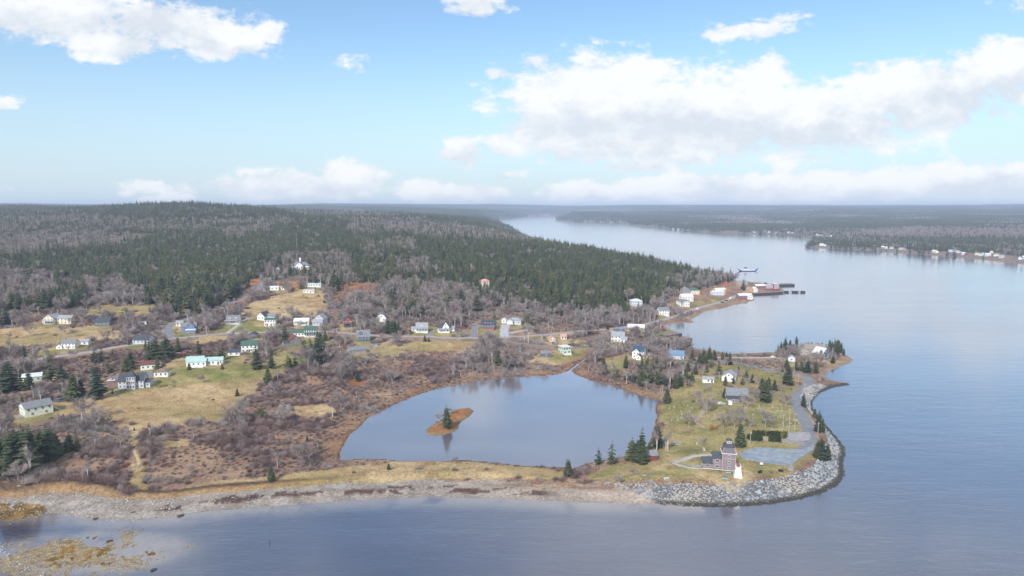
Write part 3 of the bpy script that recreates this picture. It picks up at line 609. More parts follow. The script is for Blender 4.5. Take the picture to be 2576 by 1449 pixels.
def roof_mesh(kind, w_, d, h, rh, oh, th=.16):
    mb = MB()
    if kind in ('gx', 'gy'):
        a = (d if kind == 'gx' else w_) / 2; L = (w_ if kind == 'gx' else d) / 2 + oh; sl = rh / a; zb = h - oh * sl
        prof = [(-a - oh, zb), (0, h + rh), (a + oh, zb), (a + oh, zb + th), (0, h + rh + th * 1.2), (-a - oh, zb + th)]
        mb.prism(prof, -L, L, 0, 'x' if kind == 'gx' else 'y')
    elif kind == 'gam':
        a = w_ / 2; L = d / 2 + oh; prof = [(-a - oh * .6, h), (-a * .62, h + rh * .68), (0, h + rh), (a * .62, h + rh * .68), (a + oh * .6, h), (a + oh * .6, h + th), (a * .64, h + rh * .68 + th), (0, h + rh + th), (-a * .64, h + rh * .68 + th), (-a - oh * .6, h + th)]
        mb.prism(prof, -L, L, 0, 'y')
    elif kind == 'hip':
        a, b_ = w_ / 2 + oh, d / 2 + oh; r_ = max(a - b_, .0) if a >= b_ else 0; q = max(b_ - a, 0)
        mb.add([(-a, -b_, h - .02), (a, -b_, h - .02), (a, b_, h - .02), (-a, b_, h - .02), (-a, -b_, h + th), (a, -b_, h + th), (a, b_, h + th), (-a, b_, h + th), (-r_ - .02, -q, h + rh), (r_ + .02, q, h + rh)],
               [(3, 2, 1, 0), (0, 1, 5, 4), (1, 2, 6, 5), (2, 3, 7, 6), (3, 0, 4, 7), (4, 5, 9, 8), (5, 6, 9), (6, 7, 8, 9), (7, 4, 8)])
    elif kind == 'flat': mb.box((0, 0, h + .12), (w_ + 2 * oh, d + 2 * oh, .24))
    elif kind == 'shed':
        mb.prism([(-d / 2 - oh, h), (d / 2 + oh, h + rh), (d / 2 + oh, h + rh + th), (-d / 2 - oh, h + th)], -w_ / 2 - oh, w_ / 2 + oh, 0, 'x')
    return mb
def wall_mesh(kind, w_, d, h, rh, z0):
    mb = MB(); e = .03
    if kind == 'gx': mb.prism([(-d / 2, z0), (d / 2, z0), (d / 2, h - e), (0, h + rh - e), (-d / 2, h - e)], -w_ / 2, w_ / 2, 0, 'x')
    elif kind == 'gy': mb.prism([(-w_ / 2, z0), (w_ / 2, z0), (w_ / 2, h - e), (0, h + rh - e), (-w_ / 2, h - e)], -d / 2, d / 2, 0, 'y')
    elif kind == 'gam': mb.prism([(-w_ / 2, z0), (w_ / 2, z0), (w_ / 2, h - e), (w_ * .31, h + rh * .68 - e), (0, h + rh - e), (-w_ * .31, h + rh * .68 - e), (-w_ / 2, h - e)], -d / 2, d / 2, 0, 'y')
    elif kind == 'shed': mb.prism([(-d / 2, z0), (d / 2, z0), (d / 2, h + rh - e), (-d / 2, h - e)], -w_ / 2, w_ / 2, 0, 'x')
    else: mb.box((0, 0, (z0 + h - e) / 2), (w_, d, h - e - z0))
    return mb
def block(root, w_, d, h, roof='gx', rh=2.4, wall='white', rc='grey', x=0, y=0, oh=.35, z0=-1.6, nf=None, ns=None, door=None, chim=None, big=False, trim=None, skip='', far=False, gable_win=True, dorm=None):
    """one box of a house: walls, roof, its windows and door"""
    B = wall_mesh(roof, w_, d, h, rh, z0).build('wall', WM(wall), root, (x, y, 0))
    Rf = roof_mesh(roof, w_, d, h, rh, oh).build('roof', RM(rc), root, (x, y, 0))
    st = max(1, int(round(h / 2.75))); nf = nf if nf is not None else [max(1, int(w_ / 2.7))] * st; ns = ns if ns is not None else [max(1, int(d / 3.2))] * st
    ww, wh = (1.5, 1.5) if big else (.95, 1.35)
    def row(face, counts, span):
        for s_, k in enumerate(counts):
            z = h / len(counts) * (s_ + .55)
            for j in range(k):
                u = -span / 2 + span * (j + .5) / k
                if face == 'f' and s_ == 0 and door is not None and abs(u - door) < 1.1: continue
                X, Y = {'f': (u, -d / 2), 'b': (u, d / 2), 'l': (-w_ / 2, u), 'r': (w_ / 2, u)}[face]
                add_window(root, x + X, y + Y, z, face, ww, wh, trim, far)
    if 'f' not in skip: row('f', nf, w_)
    if 'r' not in skip: row('r', ns, d)
    if 'l' not in skip: row('l', ns, d)
    if gable_win and rh > 1.9 and roof in ('gy', 'gam'): add_window(root, x, y - d / 2, h + rh * .38, 'f', .9, 1.1, trim, far)
    if gable_win and rh > 1.9 and roof == 'gx':
        for s_, f_ in ((-1, 'l'), (1, 'r')):
            if f_ not in skip: add_window(root, x + s_ * w_ / 2, y, h + rh * .36, f_, .8, 1.0, trim, far)
    if door is not None:
        dm = MB(); dm.box((0, 0, 1.0), (1.0, .09, 2.05)); do = dm.build('door', mat('door_' + ('dark' if wall in ('white', 'cream', 'paleg') else 'pale'), (.16, .09, .07) if wall in ('white', 'cream', 'paleg') else (.62, .60, .58), .5, .1), root, (x + door, y - d / 2 - .05, 0.05))
        hd = MB(); hd.box((.38, -.08, 1.0), (.06, .07, .16)); hd.build('handle', mat('brass', (.5, .4, .2), .4, .1, 1, 0, .5, 1.0), do)
    if chim is not None:
        c = MB(); c.box((0, 0, 0), (.75, .75, 2.6)); c.box((0, 0, 1.36), (.95, .95, .16)); c.build('chimney', mat('chimney_brick', (.33, .17, .13), .9, .25, 3.0, .01), Rf, (chim, 0, h + rh - .25))
    for (dxp, dw_) in (dorm or []):
        dh = rh * .42; yd = -d / 2 * .62; D = wall_mesh('gy', dw_, d * .45, h + rh * .55, dw_ * .42, h - .05).build('dormer', WM(wall), root, (x + dxp, y + yd + d * .16, 0))
        roof_mesh('gy', dw_, d * .45, h + rh * .55, dw_ * .42, .2, .12).build('dormer_roof', RM(rc), D)
        add_window(D, 0, -d * .225, h + rh * .36, 'f', dw_ * .45, dh * .7, trim, True)
    return B, Rf
def porch(root, w_, d, h, x, y, rc='grey', wall='white', roof=True, rail=True):
    p = MB(); p.box((0, 0, -.65), (w_, d, 1.5)); k = max(2, int(w_ / 2.2)) + 1
    for i in range(k):
        if roof: p.box((-w_ / 2 + .12 + (w_ - .24) * i / (k - 1), -d / 2 + .12, h / 2 + .1), (.16, .16, h - .2))
        elif rail: p.box((-w_ / 2 + .08 + (w_ - .16) * i / (k - 1), -d / 2 + .08, .6), (.1, .1, 1.0))
    if rail:
        p.box((0, -d / 2 + .08, 1.05), (w_ - .2, .07, .08)); p.box((0, -d / 2 + .08, .55), (w_ - .22, .05, .06))
        for s_ in (-1, 1): p.box((s_ * (w_ / 2 - .08), 0, 1.05), (.07, d - .3, .08))
    p.build('porch' if roof else 'deck', WM(wall) if wall != 'weather' else mat('deck_boards', (.34, .30, .27), .9, .2), root, (x, y, 0))
    if roof:
        q = MB(); q.prism([(-d / 2 - .25, h), (d / 2, h + .55), (d / 2, h + .69), (-d / 2 - .25, h + .14)], -w_ / 2 - .2, w_ / 2 + .2, 0, 'x'); q.build('porch_roof', RM(rc), root, (x, y, 0))
LANDMARKS = []
def house(name, label, fn, px, py, yaw, depth=8.0, cat='house', rad=9, zoff=.15):
    p = at(*fn(px, py)) if fn else at(px, py); a = math.radians(yaw); c = Vector((p.x - math.sin(a) * depth / 2, p.y + math.cos(a) * depth / 2, 0))
    zz = max(p.z, float(hgt(c.x, c.y))) ; zz = .5 * (p.z + zz)
    o = empty(name, (c.x, c.y, zz + zoff), a); tag(o, label, cat); LANDMARKS.append((c.x, c.y, zz, label)); FOOT.append((c.x, c.y, rad))
    _, _, dep = world_to_photo(c.x, c.y, zz); FOOT.append((c.x * .985, c.y - 9, rad * .75)); FOOT.append((c.x * .97, c.y - 17, rad * .6)); return o
# --- the village on the left and along its road
h = house('farmhouse', 'long cream farmhouse with a gable front and a white wing', cA, 490, 415, -8, 9, rad=15)
block(h, 8.5, 9, 5.0, 'gy', 3.0, 'cream', 'lgrey', chim=0); block(h, 13, 7, 4.6, 'gx', 2.0, 'cream', 'lgrey', x=11, y=2.5, skip='l'); block(h, 4.5, 5, 2.6, 'gx', 1.2, 'cream', 'lgrey', x=-6.4, y=1, skip='r'); porch(h, 8, 2.4, 2.5, 1, -5.6, 'lgrey', 'weather')
h = house('cottage', 'dark grey shingled cottage half hidden by bare trees in the yellow field', cA, 1030, 432, 12, 8, rad=8); block(h, 11, 8, 3.4, 'gx', 3.0, 'dgrey', 'dark', chim=2)
h = house('house', 'bright blue house with a gable front and a glazed sunroom', cA, 1900, 496, 14, 8, rad=8)
block(h, 11, 8, 4.6, 'gx', 2.6, 'blue', 'grey'); block(h, 5.4, 5, 5.4, 'gy', 2.6, 'blue', 'grey', x=2, y=-3.6, skip='lr'); block(h, 7, 2.4, 2.4, 'shed', .6, 'blue', 'white', x=2, y=-6.9, nf=[7], ns=[1], gable_win=False)
h = house('shed', 'small cream shed behind the bright blue house', cA, 1805, 432, 5, 4.5, 'shed', 5); block(h, 5.5, 4.5, 2.6, 'gx', 1.5, 'cream', 'lgrey', nf=[2], ns=[1])
h = house('house', 'white two storey house with a steep grey roof and low left annex', cA, 680, 662, 6, 8, rad=9); h.scale = (0.8,) * 3
block(h, 11.5, 8, 5.0, 'gx', 3.0, 'white', 'grey', chim=-3, nf=[4, 4], door=.2); block(h, 5, 5, 2.6, 'gy', 1.6, 'white', 'lgrey', x=-7.2, y=-2.5, skip='r')
h = house('garage', 'small white garage right of the white house with the steep grey roof', cA, 852, 622, 8, 5, 'garage', 5); block(h, 5, 5, 2.5, 'gx', 1.4, 'white', 'lgrey', nf=[1], ns=[1])
h = house('house', 'low house with a wide dark blue roof and red chimney by the road', cA, 1412, 612, -5, 9, rad=9); block(h, 12.5, 9, 3.0, 'gx', 3.4, 'grey', 'dark', chim=-2.6)
h = house('house', 'low white and grey house with a red roof edge among spruces', cA, 1490, 872, 24, 7, rad=7); block(h, 8.5, 6, 3.0, 'shed', 1.5, 'white', 'red', nf=[3], gable_win=False); block(h, 4, 4, 2.4, 'gx', 1.2, 'grey', 'brown', x=5.5, y=.4)
h = house('mansion', 'large pale grey house with a central turret and dark steep roof', cA, 1315, 1062, 11, 10, rad=16); h.scale = (0.9,) * 3
block(h, 15.5, 9.5, 4.9, 'gx', 4.2, 'grey', 'dark', nf=[6, 6], chim=5.5); block(h, 5.0, 3.0, 8.2, 'hip', 3.4, 'grey', 'dark', x=.6, y=-5.6, oh=.3, nf=[3, 4, 3], ns=[1, 1, 1]); porch(h, 6, 3, 2.5, -6.2, -6.6, 'dark', 'weather', roof=False); block(h, 3.2, 8, 3.2, 'gx', 1.8, 'grey', 'dark', x=9.6, y=.6, skip='l')
h = house('garage', 'white garage with a brown roof right of the grey turreted house', cA, 1620, 942, 10, 6, 'garage', 6); block(h, 8, 6, 2.8, 'hip', 1.9, 'white', 'brown', nf=[3], ns=[1])
h = house('house', 'pale green raised bungalow with a deck and outside stair', cA, 395, 1322, 50, 9, rad=11)
block(h, 12.5, 10.5, 4.5, 'gx', 2.2, 'paleg', 'grey', nf=[2, 4], ns=[1, 3], chim=-4.5, gable_win=False); porch(h, 3.2, 8, 2.6, -7.8, -.3, 'grey', 'weather', roof=False)
st = MB(); [st.box((6.5 + .36 * i, -3.2, 2.7 - .26 * i), (.42, 1.2, .12)) for i in range(11)]; st.box((8.3, -3.8, 2.3), (3.9, .08, .12)); st.build('outside_stair', TRIM(), h)
h = house('bungalow', 'white bungalow with a turquoise metal roof in two wings', cA, 2040, 842, 14, 8, rad=15)
block(h, 11, 7, 3.1, 'gx', 1.5, 'white', 'teal', x=-6.5, y=8.5, nf=[2], chim=0); block(h, 12, 7.5, 3.2, 'gx', 1.6, 'white', 'teal', x=-4.2, y=.8, nf=[4]); block(h, 9.5, 7, 3.1, 'gx', 1.5, 'white', 'teal', x=7.0, y=3.0, nf=[4], door=2, skip='l'); porch(h, 7, 2.4, 2.4, -3, -4.2, 'teal', 'white', roof=False)
h = house('house', 'white two storey house with a dark green gable roof', cB, 498, 930, 16, 8, rad=9); block(h, 11, 8, 5.2, 'gx', 2.6, 'white', 'green', nf=[4, 4], door=0)
h = house('shed', 'long white shed with a dark roof beside the green roofed house', cB, 340, 962, 12, 5, 'shed', 6); block(h, 8, 5, 2.4, 'gx', 1.5, 'white', 'dark', nf=[2])
h = house('garage', 'dark grey gabled garage below the village road', cB, 530, 787, 8, 6, 'garage', 6); block(h, 6.5, 6, 2.6, 'gy', 1.7, 'dgrey', 'dark', nf=[1])
h = house('cape_house', 'white cape house with two roof dormers above the driveway', cB, 332, 642, 14, 9, rad=9); block(h, 11, 9, 2.9, 'gx', 3.4, 'white', 'grey', dorm=[(-2.6, 2.0), (2.4, 2.0)], door=0); porch(h, 11, 2.2, 2.4, -1, -5.6, 'lgrey', 'white', rail=False)
h = house('house', 'white house with a gable end and a rear wing beside the upper field', cB, 612, 607, -18, 9, rad=9); block(h, 7.5, 9, 3.6, 'gy', 3.4, 'white', 'dark'); block(h, 8, 6, 3.2, 'gx', 2.2, 'white', 'grey', x=7.4, y=2, skip='l')
h = house('house', 'white boxy two storey house with a low green roof', cB, 703, 667, 10, 7.5, rad=7); block(h, 9, 7.5, 5.2, 'hip', 1.4, 'white', 'green', nf=[4, 4], door=-2)
h = house('bungalow', 'white bungalow with a pale metal roof beside the upper field', cB, 1018, 655, 6, 8, rad=9); block(h, 12.5, 8, 3.2, 'gx', 2.0, 'white', 'white', nf=[5], door=1); porch(h, 4, 2.5, 2.4, 2, -5, 'white', 'white')
h = house('house', 'grey and white tall gabled house with two front dormers', cB, 1192, 657, -6, 9, rad=8); block(h, 8.5, 9, 5.2, 'gy', 3.6, 'grey', 'lgrey', y=1); block(h, 8.5, 4, 2.8, 'gx', 2.2, 'grey', 'lgrey', y=-5, dorm=[(-2, 1.8), (2, 1.8)], skip='lr')
h = house('house', 'large white house with a green roof and glazed veranda on the road', cB, 1050, 772, 10, 9, rad=13); block(h, 9, 8, 5.0, 'gx', 2.4, 'white', 'green', x=4.4, nf=[5, 5]); block(h, 10, 7, 3.0, 'gx', 2.4, 'white', 'green', x=-5.2, y=.5, nf=[4], skip='r'); porch(h, 9, 2.6, 2.5, 4.4, -5.3, 'green', 'white', rail=False)
h = house('barn', 'weathered grey barn with a rusty red roof', cB, 968, 862, 32, 11, 'barn', 9); block(h, 8, 11, 4.4, 'gy', 3.2, 'barn', 'red', nf=[1], ns=[2]); block(h, 5, 6, 2.6, 'gx', 1.2, 'barn', 'dark', x=-6.2, y=-1, nf=[1])
h = house('house', 'narrow brick red house with a steep gable and dark porch', cB, 1488, 672, 16, 9, rad=7); block(h, 6.4, 9, 4.8, 'gy', 3.6, 'red', 'dark', nf=[2, 2], chim=0, gable_win=False); porch(h, 6.2, 2.2, 2.4, -.4, -5.5, 'dark', 'navy')
h = house('barn', 'pale grey barn with a rounded gambrel roof', cB, 1825, 622, 10, 10, 'barn', 8); block(h, 8.5, 10, 2.8, 'gam', 4.0, 'white', 'grey', nf=[2])
h = house('house', 'dark slate blue house with a tall steep roof by the road', cB, 1645, 817, 14, 9, rad=9); block(h, 10.5, 8.5, 3.2, 'gx', 4.6, 'navy', 'grey', nf=[4], dorm=[(-2, 3.0)], chim=3); 
h = house('cottage', 'long low weathered grey cottage above the pond thicket', cB, 1592, 947, 30, 7, rad=9); block(h, 13, 6.5, 2.8, 'gx', 2.0, 'weather', 'grey', nf=[5], chim=1)
h = house('shed', 'small weathered shed right of the long low cottage', cB, 1755, 867, 20, 4, 'shed', 5); block(h, 5, 4, 2.3, 'gx', 1.2, 'weather', 'dark', nf=[1])
h = house('cape_house', 'white cape house with a grey roof and one centre dormer', cB, 2232, 726, 4, 9, rad=9); block(h, 10, 8.5, 3.4, 'gx', 3.6, 'white', 'lgrey', dorm=[(0, 2.6)], nf=[4]); block(h, 4, 5, 2.6, 'gx', 1.3, 'white', 'lgrey', x=-6.8, y=-1, skip='r'); porch(h, 10, 2.2, 2.4, 0, -5.3, 'lgrey', 'white', rail=False)
h = house('house', 'white house with a tall pointed front gable on the road', cB, 2455, 726, 4, 9, rad=9); block(h, 10.5, 8, 3.4, 'gx', 3.4, 'white', 'dark', nf=[4]); block(h, 5.6, 5, 4.2, 'gy', 4.2, 'white', 'dark', x=1.6, y=-2.6, skip='lr', nf=[2, 1]); block(h, 3.6, 5, 2.6, 'gx', 1.2, 'white', 'lgrey', x=7.0, y=.5, skip='l'); porch(h, 9.5, 2, 2.3, 0, -6.0, 'lgrey', 'white', rail=False)
h = house('house', 'dark navy house with a steep roof, dormers and red trimmed deck', cC, 882, 690, -8, 9, rad=9); block(h, 12.5, 8.5, 3.2, 'gx', 3.2, 'navy', 'dark', dorm=[(-2.6, 2.0), (0, 2.0), (2.6, 2.0)], nf=[5]); porch(h, 12, 3, 2.4, 0, -5.8, 'dark', 'red', roof=False)
h = house('house', 'pale grey house with a white garage door and hipped roof', cC, 1135, 646, -10, 9, rad=10); block(h, 13, 8.5, 3.0, 'hip', 2.4, 'grey', 'lgrey', nf=[3], chim=-4.4, x=1); block(h, 6, 5, 3.0, 'gy', 1.9, 'grey', 'lgrey', x=-2.4, y=-4.2, nf=[0], skip='flr', gable_win=False)
gd = MB(); gd.box((-2.4, -6.76, 1.2), (4.4, .1, 2.3)); [gd.box((-2.4, -6.83, .5 + .55 * i), (4.3, .04, .04), 0) for i in range(4)]; gd.build('garage_door', TRIM(), h)
h = house('cabin', 'small white cabin with a pink roof, left of its twin', cC, 1535, 822, 10, 5, 'cabin', 5); block(h, 5, 5, 2.5, 'gy', 1.8, 'pinkw', 'pink', nf=[2])
h = house('cabin', 'small white cabin with a pink roof, nearer the road bend', cC, 1650, 802, 10, 5, 'cabin', 5); block(h, 5, 5, 2.5, 'gx', 1.8, 'pinkw', 'pink', nf=[2])
h = house('house', 'mint green two storey box house with a glazed white front', cC, 1682, 950, 24, 8, rad=8); block(h, 7, 8, 5.6, 'flat', .3, 'mint', 'white', big=True, nf=[2, 3], ns=[2, 3]); fw = MB(); fw.box((0, 0, 2.8), (6.8, .12, 5.5)); porch(h, 6, 2, 2.4, 0, -5, 'white', 'white', roof=False)
h = house('shed', 'dark grey boathouse shed near the pond inlet', cC, 1472, 977, 16, 6, 'shed', 6); block(h, 8, 5.5, 2.6, 'gx', 1.6, 'dgrey', 'grey', nf=[1])
h = house('house', 'house with a pink orange roof showing above the spruce forest', cC, 850, 268, 0, 8, rad=4, zoff=2.5); block(h, 11, 8, 3.4, 'hip', 2.6, 'pinkw', 'pink', z0=-6); del FOOT[-2:]
h = house('schoolhouse', 'white schoolhouse with a centre gable and small belfry on the hill', cB, 1005, 100, 0, 11, 'building', 12)
block(h, 23, 11, 4.8, 'hip', 5.2, 'white', 'grey', nf=[9], big=True); block(h, 8.5, 4, 6.4, 'gy', 3.4, 'white', 'grey', y=-5.6, skip='lr', nf=[3], big=True, door=0)
bf = MB(); bf.box((0, 0, 12.2), (1.8, 1.8, 3.6)); bo = bf.build('belfry', WM('white'), h, (0, -2.5, 0)); MB().frustum((0, 0, 14), 1.6, .05, 2.2).build('belfry_roof', RM('white'), bo)
h = house('shed', 'small white outbuilding beside the hill road below the schoolhouse', cB, 782, 118, 0, 5, 'shed', 7); block(h, 5.5, 6, 3.2, 'gy', 2.6, 'white', 'grey', nf=[1])
h = house('mobile_home', 'white mobile home at the top of the upper field', cB, 1095, 332, 4, 4, 'trailer', 8); block(h, 11, 4, 2.8, 'flat', .3, 'white', 'white', nf=[4], door=2)
h = house('mobile_home', 'white and green mobile home under the spruces at the field top', cB, 1150, 272, -8, 4, 'trailer', 9); block(h, 15, 4.5, 2.8, 'gx', .9, 'white', 'teal', nf=[5])
h = house('shed', 'white garden shed in the red bracken by the hill road', cB, 748, 305, 6, 5, 'shed', 7); block(h, 9, 4.5, 2.8, 'gx', 1.2, 'white', 'white', nf=[2])
h = house('shed', 'tiny white shed among birches at the field top', cB, 833, 300, 0, 3, 'shed', 5); block(h, 4, 3.5, 2.4, 'gx', 1.2, 'white', 'white', nf=[1])
h = house('garage', 'low white garage with a white roof beside the grey house with the garage door', cC, 1045, 637, -4, 5, 'garage', 5); block(h, 4, 5, 2.8, 'gy', 1.2, 'white', 'white', nf=[1])
h = house('cottage', 'grey green low building half hidden left of the mansion woods', cA, 320, 995, 30, 7, rad=7); block(h, 10, 6, 2.8, 'shed', 1.2, 'mint', 'white', nf=[3])
# --- right of the pond, the waterfront and the point
h = house('house', 'white house with a hipped roof against the spruce forest', cD, 540, 470, 6, 9, rad=9); block(h, 12, 9, 5.6, 'hip', 2.2, 'pale_blue', 'white', nf=[4, 4], far=True)
h = house('house', 'white two storey house beside the road bend at the shore', cD, 815, 560, 8, 8, rad=8); block(h, 11, 8, 5.2, 'gx', 2.8, 'white', 'grey', nf=[4, 4], far=True); block(h, 9, 6, 3.0, 'gx', 1.8, 'weather', 'brown', x=-9, y=1.5, far=True)
h = house('house', 'white square two storey house above the waterfront road', cD, 1022, 470, 18, 9, rad=9); block(h, 12.5, 9, 6.0, 'hip', 2.0, 'white', 'grey', nf=[4, 4], far=True)
h = house('house', 'long white house with a pale roof behind the square white house', cD, 1050, 415, 10, 9, rad=9); block(h, 15, 8, 5.0, 'gx', 2.8, 'white', 'white', nf=[4, 4], far=True)
h = house('house', 'small white house with a pyramid roof below the forest', cD, 1030, 335, 5, 8, rad=8); block(h, 9, 8, 4.6, 'hip', 3.2, 'white', 'grey', nf=[2, 2], far=True); block(h, 10, 6, 3, 'gx', 1.6, 'weather', 'grey', x=-1, y=-6, far=True)
h = house('house', 'pale house with a green roof right of the pyramid roofed one', cD, 1115, 345, 6, 8, rad=9); block(h, 14, 8, 4.6, 'hip', 3.4, 'cream', 'green', nf=[4, 3], far=True)
h = house('store', 'orange walled building with a white roof and long grey front', cD, 1390, 350, 20, 10, 'building', 13); block(h, 16, 8, 5.5, 'gx', 1.8, 'orange', 'white', x=2, y=3, nf=[0, 0], far=True, gable_win=False); block(h, 17, 7, 4.0, 'gx', 1.4, 'pale_blue', 'white', x=-6, y=-4, nf=[4], far=True)
h = house('boathouse', 'red boathouse with a white roof on the waterfront', cD, 1635, 392, 8, 9, 'boathouse', 12); block(h, 18, 8, 4.2, 'gx', 2.2, 'crimson', 'white', nf=[7], far=True); block(h, 6, 3, 3.4, 'gy', 2.2, 'white', 'white', x=5, y=-5.4, nf=[2], far=True, skip='lr')
h = house('wharf_building', 'long red three storey wharf building with white panels', cD, 1855, 302, 8, 10, 'building', 19); h.scale = (.85, .85, .85)
block(h, 17, 10, 6.6, 'gx', 2.2, 'crimson', 'white', x=-12, nf=[6, 6], far=True, gable_win=False); block(h, 14, 10, 7.2, 'flat', .3, 'crimson', 'white', x=3.5, nf=[0], far=True, skip='lr'); block(h, 9.5, 11, 9.2, 'flat', .3, 'crimson', 'white', x=15.4, y=-.3, nf=[0], ns=[3, 3, 3], far=True, skip='l')
for (bx0, n_, rows_, y_, hh_) in ((-3.0, 6, 2, -5.02, 7.2), (11.2, 4, 3, -5.82, 9.2)):
    for r_ in range(rows_):
        for k in range(n_): pm = MB(); pm.box((bx0 + .3 + 2.15 * k + 1.0 - .3, y_, hh_ - 1.6 - 2.6 * r_), (1.7, .1, 2.1)); pm.build('panel', mat('dull_panel', (.50, .49, .50), .7, .12), h)
h = house('cottage', 'orange and white gabled cottage left of the red wharf building', cD, 1690, 326, 15, 8, rad=7); block(h, 8, 7, 3.6, 'gy', 3, 'orange', 'lgrey', nf=[2], far=True); block(h, 6, 6, 3.6, 'gy', 3.4, 'white', 'white', x=7, y=-1, nf=[1], far=True)
h = house('warehouse', 'grey waterfront warehouse with a pale roof beyond the red wharf building', cD, 1600, 250, 10, 9, 'building', 12); block(h, 17, 9, 4.4, 'gx', 2.0, 'weather', 'lgrey', nf=[5], far=True)
h = house('boathouse', 'small red gabled house in the trees above the waterfront', cD, 1435, 268, 10, 7, 'house', 6); block(h, 8, 7, 4.4, 'gy', 3.2, 'red', 'red', nf=[2], far=True)
h = house('workshop', 'long cream building with a pale roof beside the shore road', cD, 530, 722, -12, 9, 'building', 11); block(h, 15, 8, 3.8, 'gx', 2.2, 'cream', 'white', nf=[4])
h = house('shed', 'small bright blue shed beside the long cream building', cD, 372, 722, -6, 4, 'shed', 5); block(h, 7, 4, 2.6, 'gx', .9, 'blue', 'steel', nf=[2])
h = house('house', 'white two storey house with a pale grey roof and side porch', cD, 345, 828, -14, 9, rad=9); block(h, 11, 8.5, 5.0, 'gx', 3.0, 'white', 'lgrey', nf=[4, 4]); block(h, 5, 5, 3.0, 'gx', 1.8, 'white', 'lgrey', x=5.5, y=-5, nf=[2])
h = house('house', 'white house with blue solar panels on the roof and a green gable', cD, 545, 988, -22, 10, rad=10); h.scale = (0.86,) * 3
block(h, 10.5, 9, 5.4, 'gx', 4.0, 'white', 'green', y=1, nf=[3, 3]); block(h, 5.5, 4, 5.6, 'gy', 2.8, 'white', 'green', x=-1, y=-5, skip='lr', nf=[2, 2]); block(h, 4, 6, 2.8, 'gy', 1.6, 'white', 'red', x=2.0, y=-9.4, nf=[1])
sa = math.atan2(4.0, 4.5)
for i in range(6):
    for j in range(2):
        pm = MB(); v = [(-4.6 + 1.55 * i + a, 1 - 4.0 * f, 5.4 + 4.0 * (1 - 4.0 * f / 4.5 * 1.0) + .30) for f in (.10 + .42 * j, .48 + .42 * j) for a in (0, 1.45)]
        pm.add(v + [(x_, y_, z_ - .06) for x_, y_, z_ in v], [(0, 1, 3, 2), (6, 7, 5, 4), (0, 4, 5, 1), (1, 5, 7, 3), (3, 7, 6, 2), (2, 6, 4, 0)]); pm.build('solar_panel', roofing('solar_cells', ROOFC['solar']), h)
h = house('house', 'grey house with a bright blue metal roof', cD, 930, 1000, -16, 8, rad=9); block(h, 11.5, 8, 3.0, 'gx', 2.8, 'grey', 'steel', nf=[3], door=1)
h = house('house', 'white gabled house with a grey roof in the point garden', cD, 1460, 1222, -24, 10, rad=9); block(h, 8.5, 10, 2.9, 'gy', 2.8, 'white', 'lgrey', nf=[2])
h = house('shed', 'small white shed with a grey roof left of the gabled garden house', cD, 1258, 1236, -10, 4, 'shed', 5); block(h, 7, 4.2, 2.4, 'gx', 1.0, 'white', 'lgrey', nf=[1], door=2.2)
h = house('house', 'old grey shingled house hidden by bare trees beside the graveyard', cD, 1555, 1425, -8, 9, rad=9); block(h, 12, 8, 3.2, 'gx', 3.4, 'barn', 'grey', nf=[3], chim=1); block(h, 7, 4, 2.4, 'shed', .8, 'barn', 'dark', x=-3, y=-5.6, nf=[1], gable_win=False)
h = house('house', 'rambling brown grey shingled house at the tip of the point', cD, 2330, 960, -18, 9, rad=11); block(h, 15, 8, 4.6, 'gx', 3.2, 'weather', 'tan', nf=[4, 3], chim=3); block(h, 8, 7, 3.2, 'gy', 2.6, 'weather', 'tan', x=-8, y=-2.5, nf=[2])
h = house('house', 'slate blue gabled house with a pale roof at the point shore', cD, 2440, 1002, 26, 9, rad=8); block(h, 8.5, 9, 4.0, 'gy', 4.2, 'navy', 'white', nf=[2, 2])
h = house('shed', 'small blue grey shed behind the spruce row on the point', cD, 2095, 1022, -20, 4, 'shed', 4); block(h, 5, 4, 2.6, 'gy', 1.7, 'pale_blue', 'lgrey', nf=[1])
# --- the museum: three stepped shingled blocks, the last a tower with a mansard and cupola
mu = house('museum', 'plum shingled museum stepping up to a tower with cupola', cE, 1310, 748, -11, 6.5, 'building', 13, zoff=.1)
block(mu, 5.2, 5.2, 3.2, 'gx', 2.4, 'plum', 'dark', x=-6.0, y=-.2, nf=[1], ns=[1], big=True, gable_win=False, skip='r'); block(mu, 4.9, 5.8, 6.3, 'gx', 2.6, 'plum', 'dark', x=-.95, y=0, nf=[1, 1], ns=[0], big=True, gable_win=False, skip='lr')
mu.scale = (.8, .8, .8)
tw = MB(); tw.box((0, 0, 3.8), (7, 7, 10.8)); tw.build('tower_wall', WM('plum'), mu, (5.0, .1, 0))
pk = mat('pink_trim', (.52, .36, .37), .7, .1)
cb = MB()
for sx_ in (-1, 1):
    for sy_ in (-1, 1): cb.box((5 + sx_ * 3.46, .1 + sy_ * 3.46, 3.8), (.24, .24, 10.7))
cb.box((5, -3.43, 6.3), (6.7, .08, .16)); cb.box((5, -3.43, 9.1), (7.3, .3, .22)); cb.build('corner_trim', pk, mu)
for z_ in (1.6, 4.4, 7.6): add_window(mu, 5.0, -3.4, z_, 'f', .95, 1.35); add_window(mu, 8.5, .1, z_, 'r', .95, 1.35)
ms = MB(); ms.frustum((0, 0, 9.2), 3.75 * 1.414, 2.55 * 1.414, 3.4); mo = ms.build('mansard', siding('mansard_shingle', (.15, .14, .165)), mu, (5, .1, 0))
hp = MB()
for k in range(4):
    a = math.pi / 4 + k * math.pi / 2; hp.tube((3.75 * 1.414 * math.cos(a), 3.75 * 1.414 * math.sin(a), 9.2), (2.55 * 1.414 * math.cos(a), 2.55 * 1.414 * math.sin(a), 12.6), .13, .13, 5)
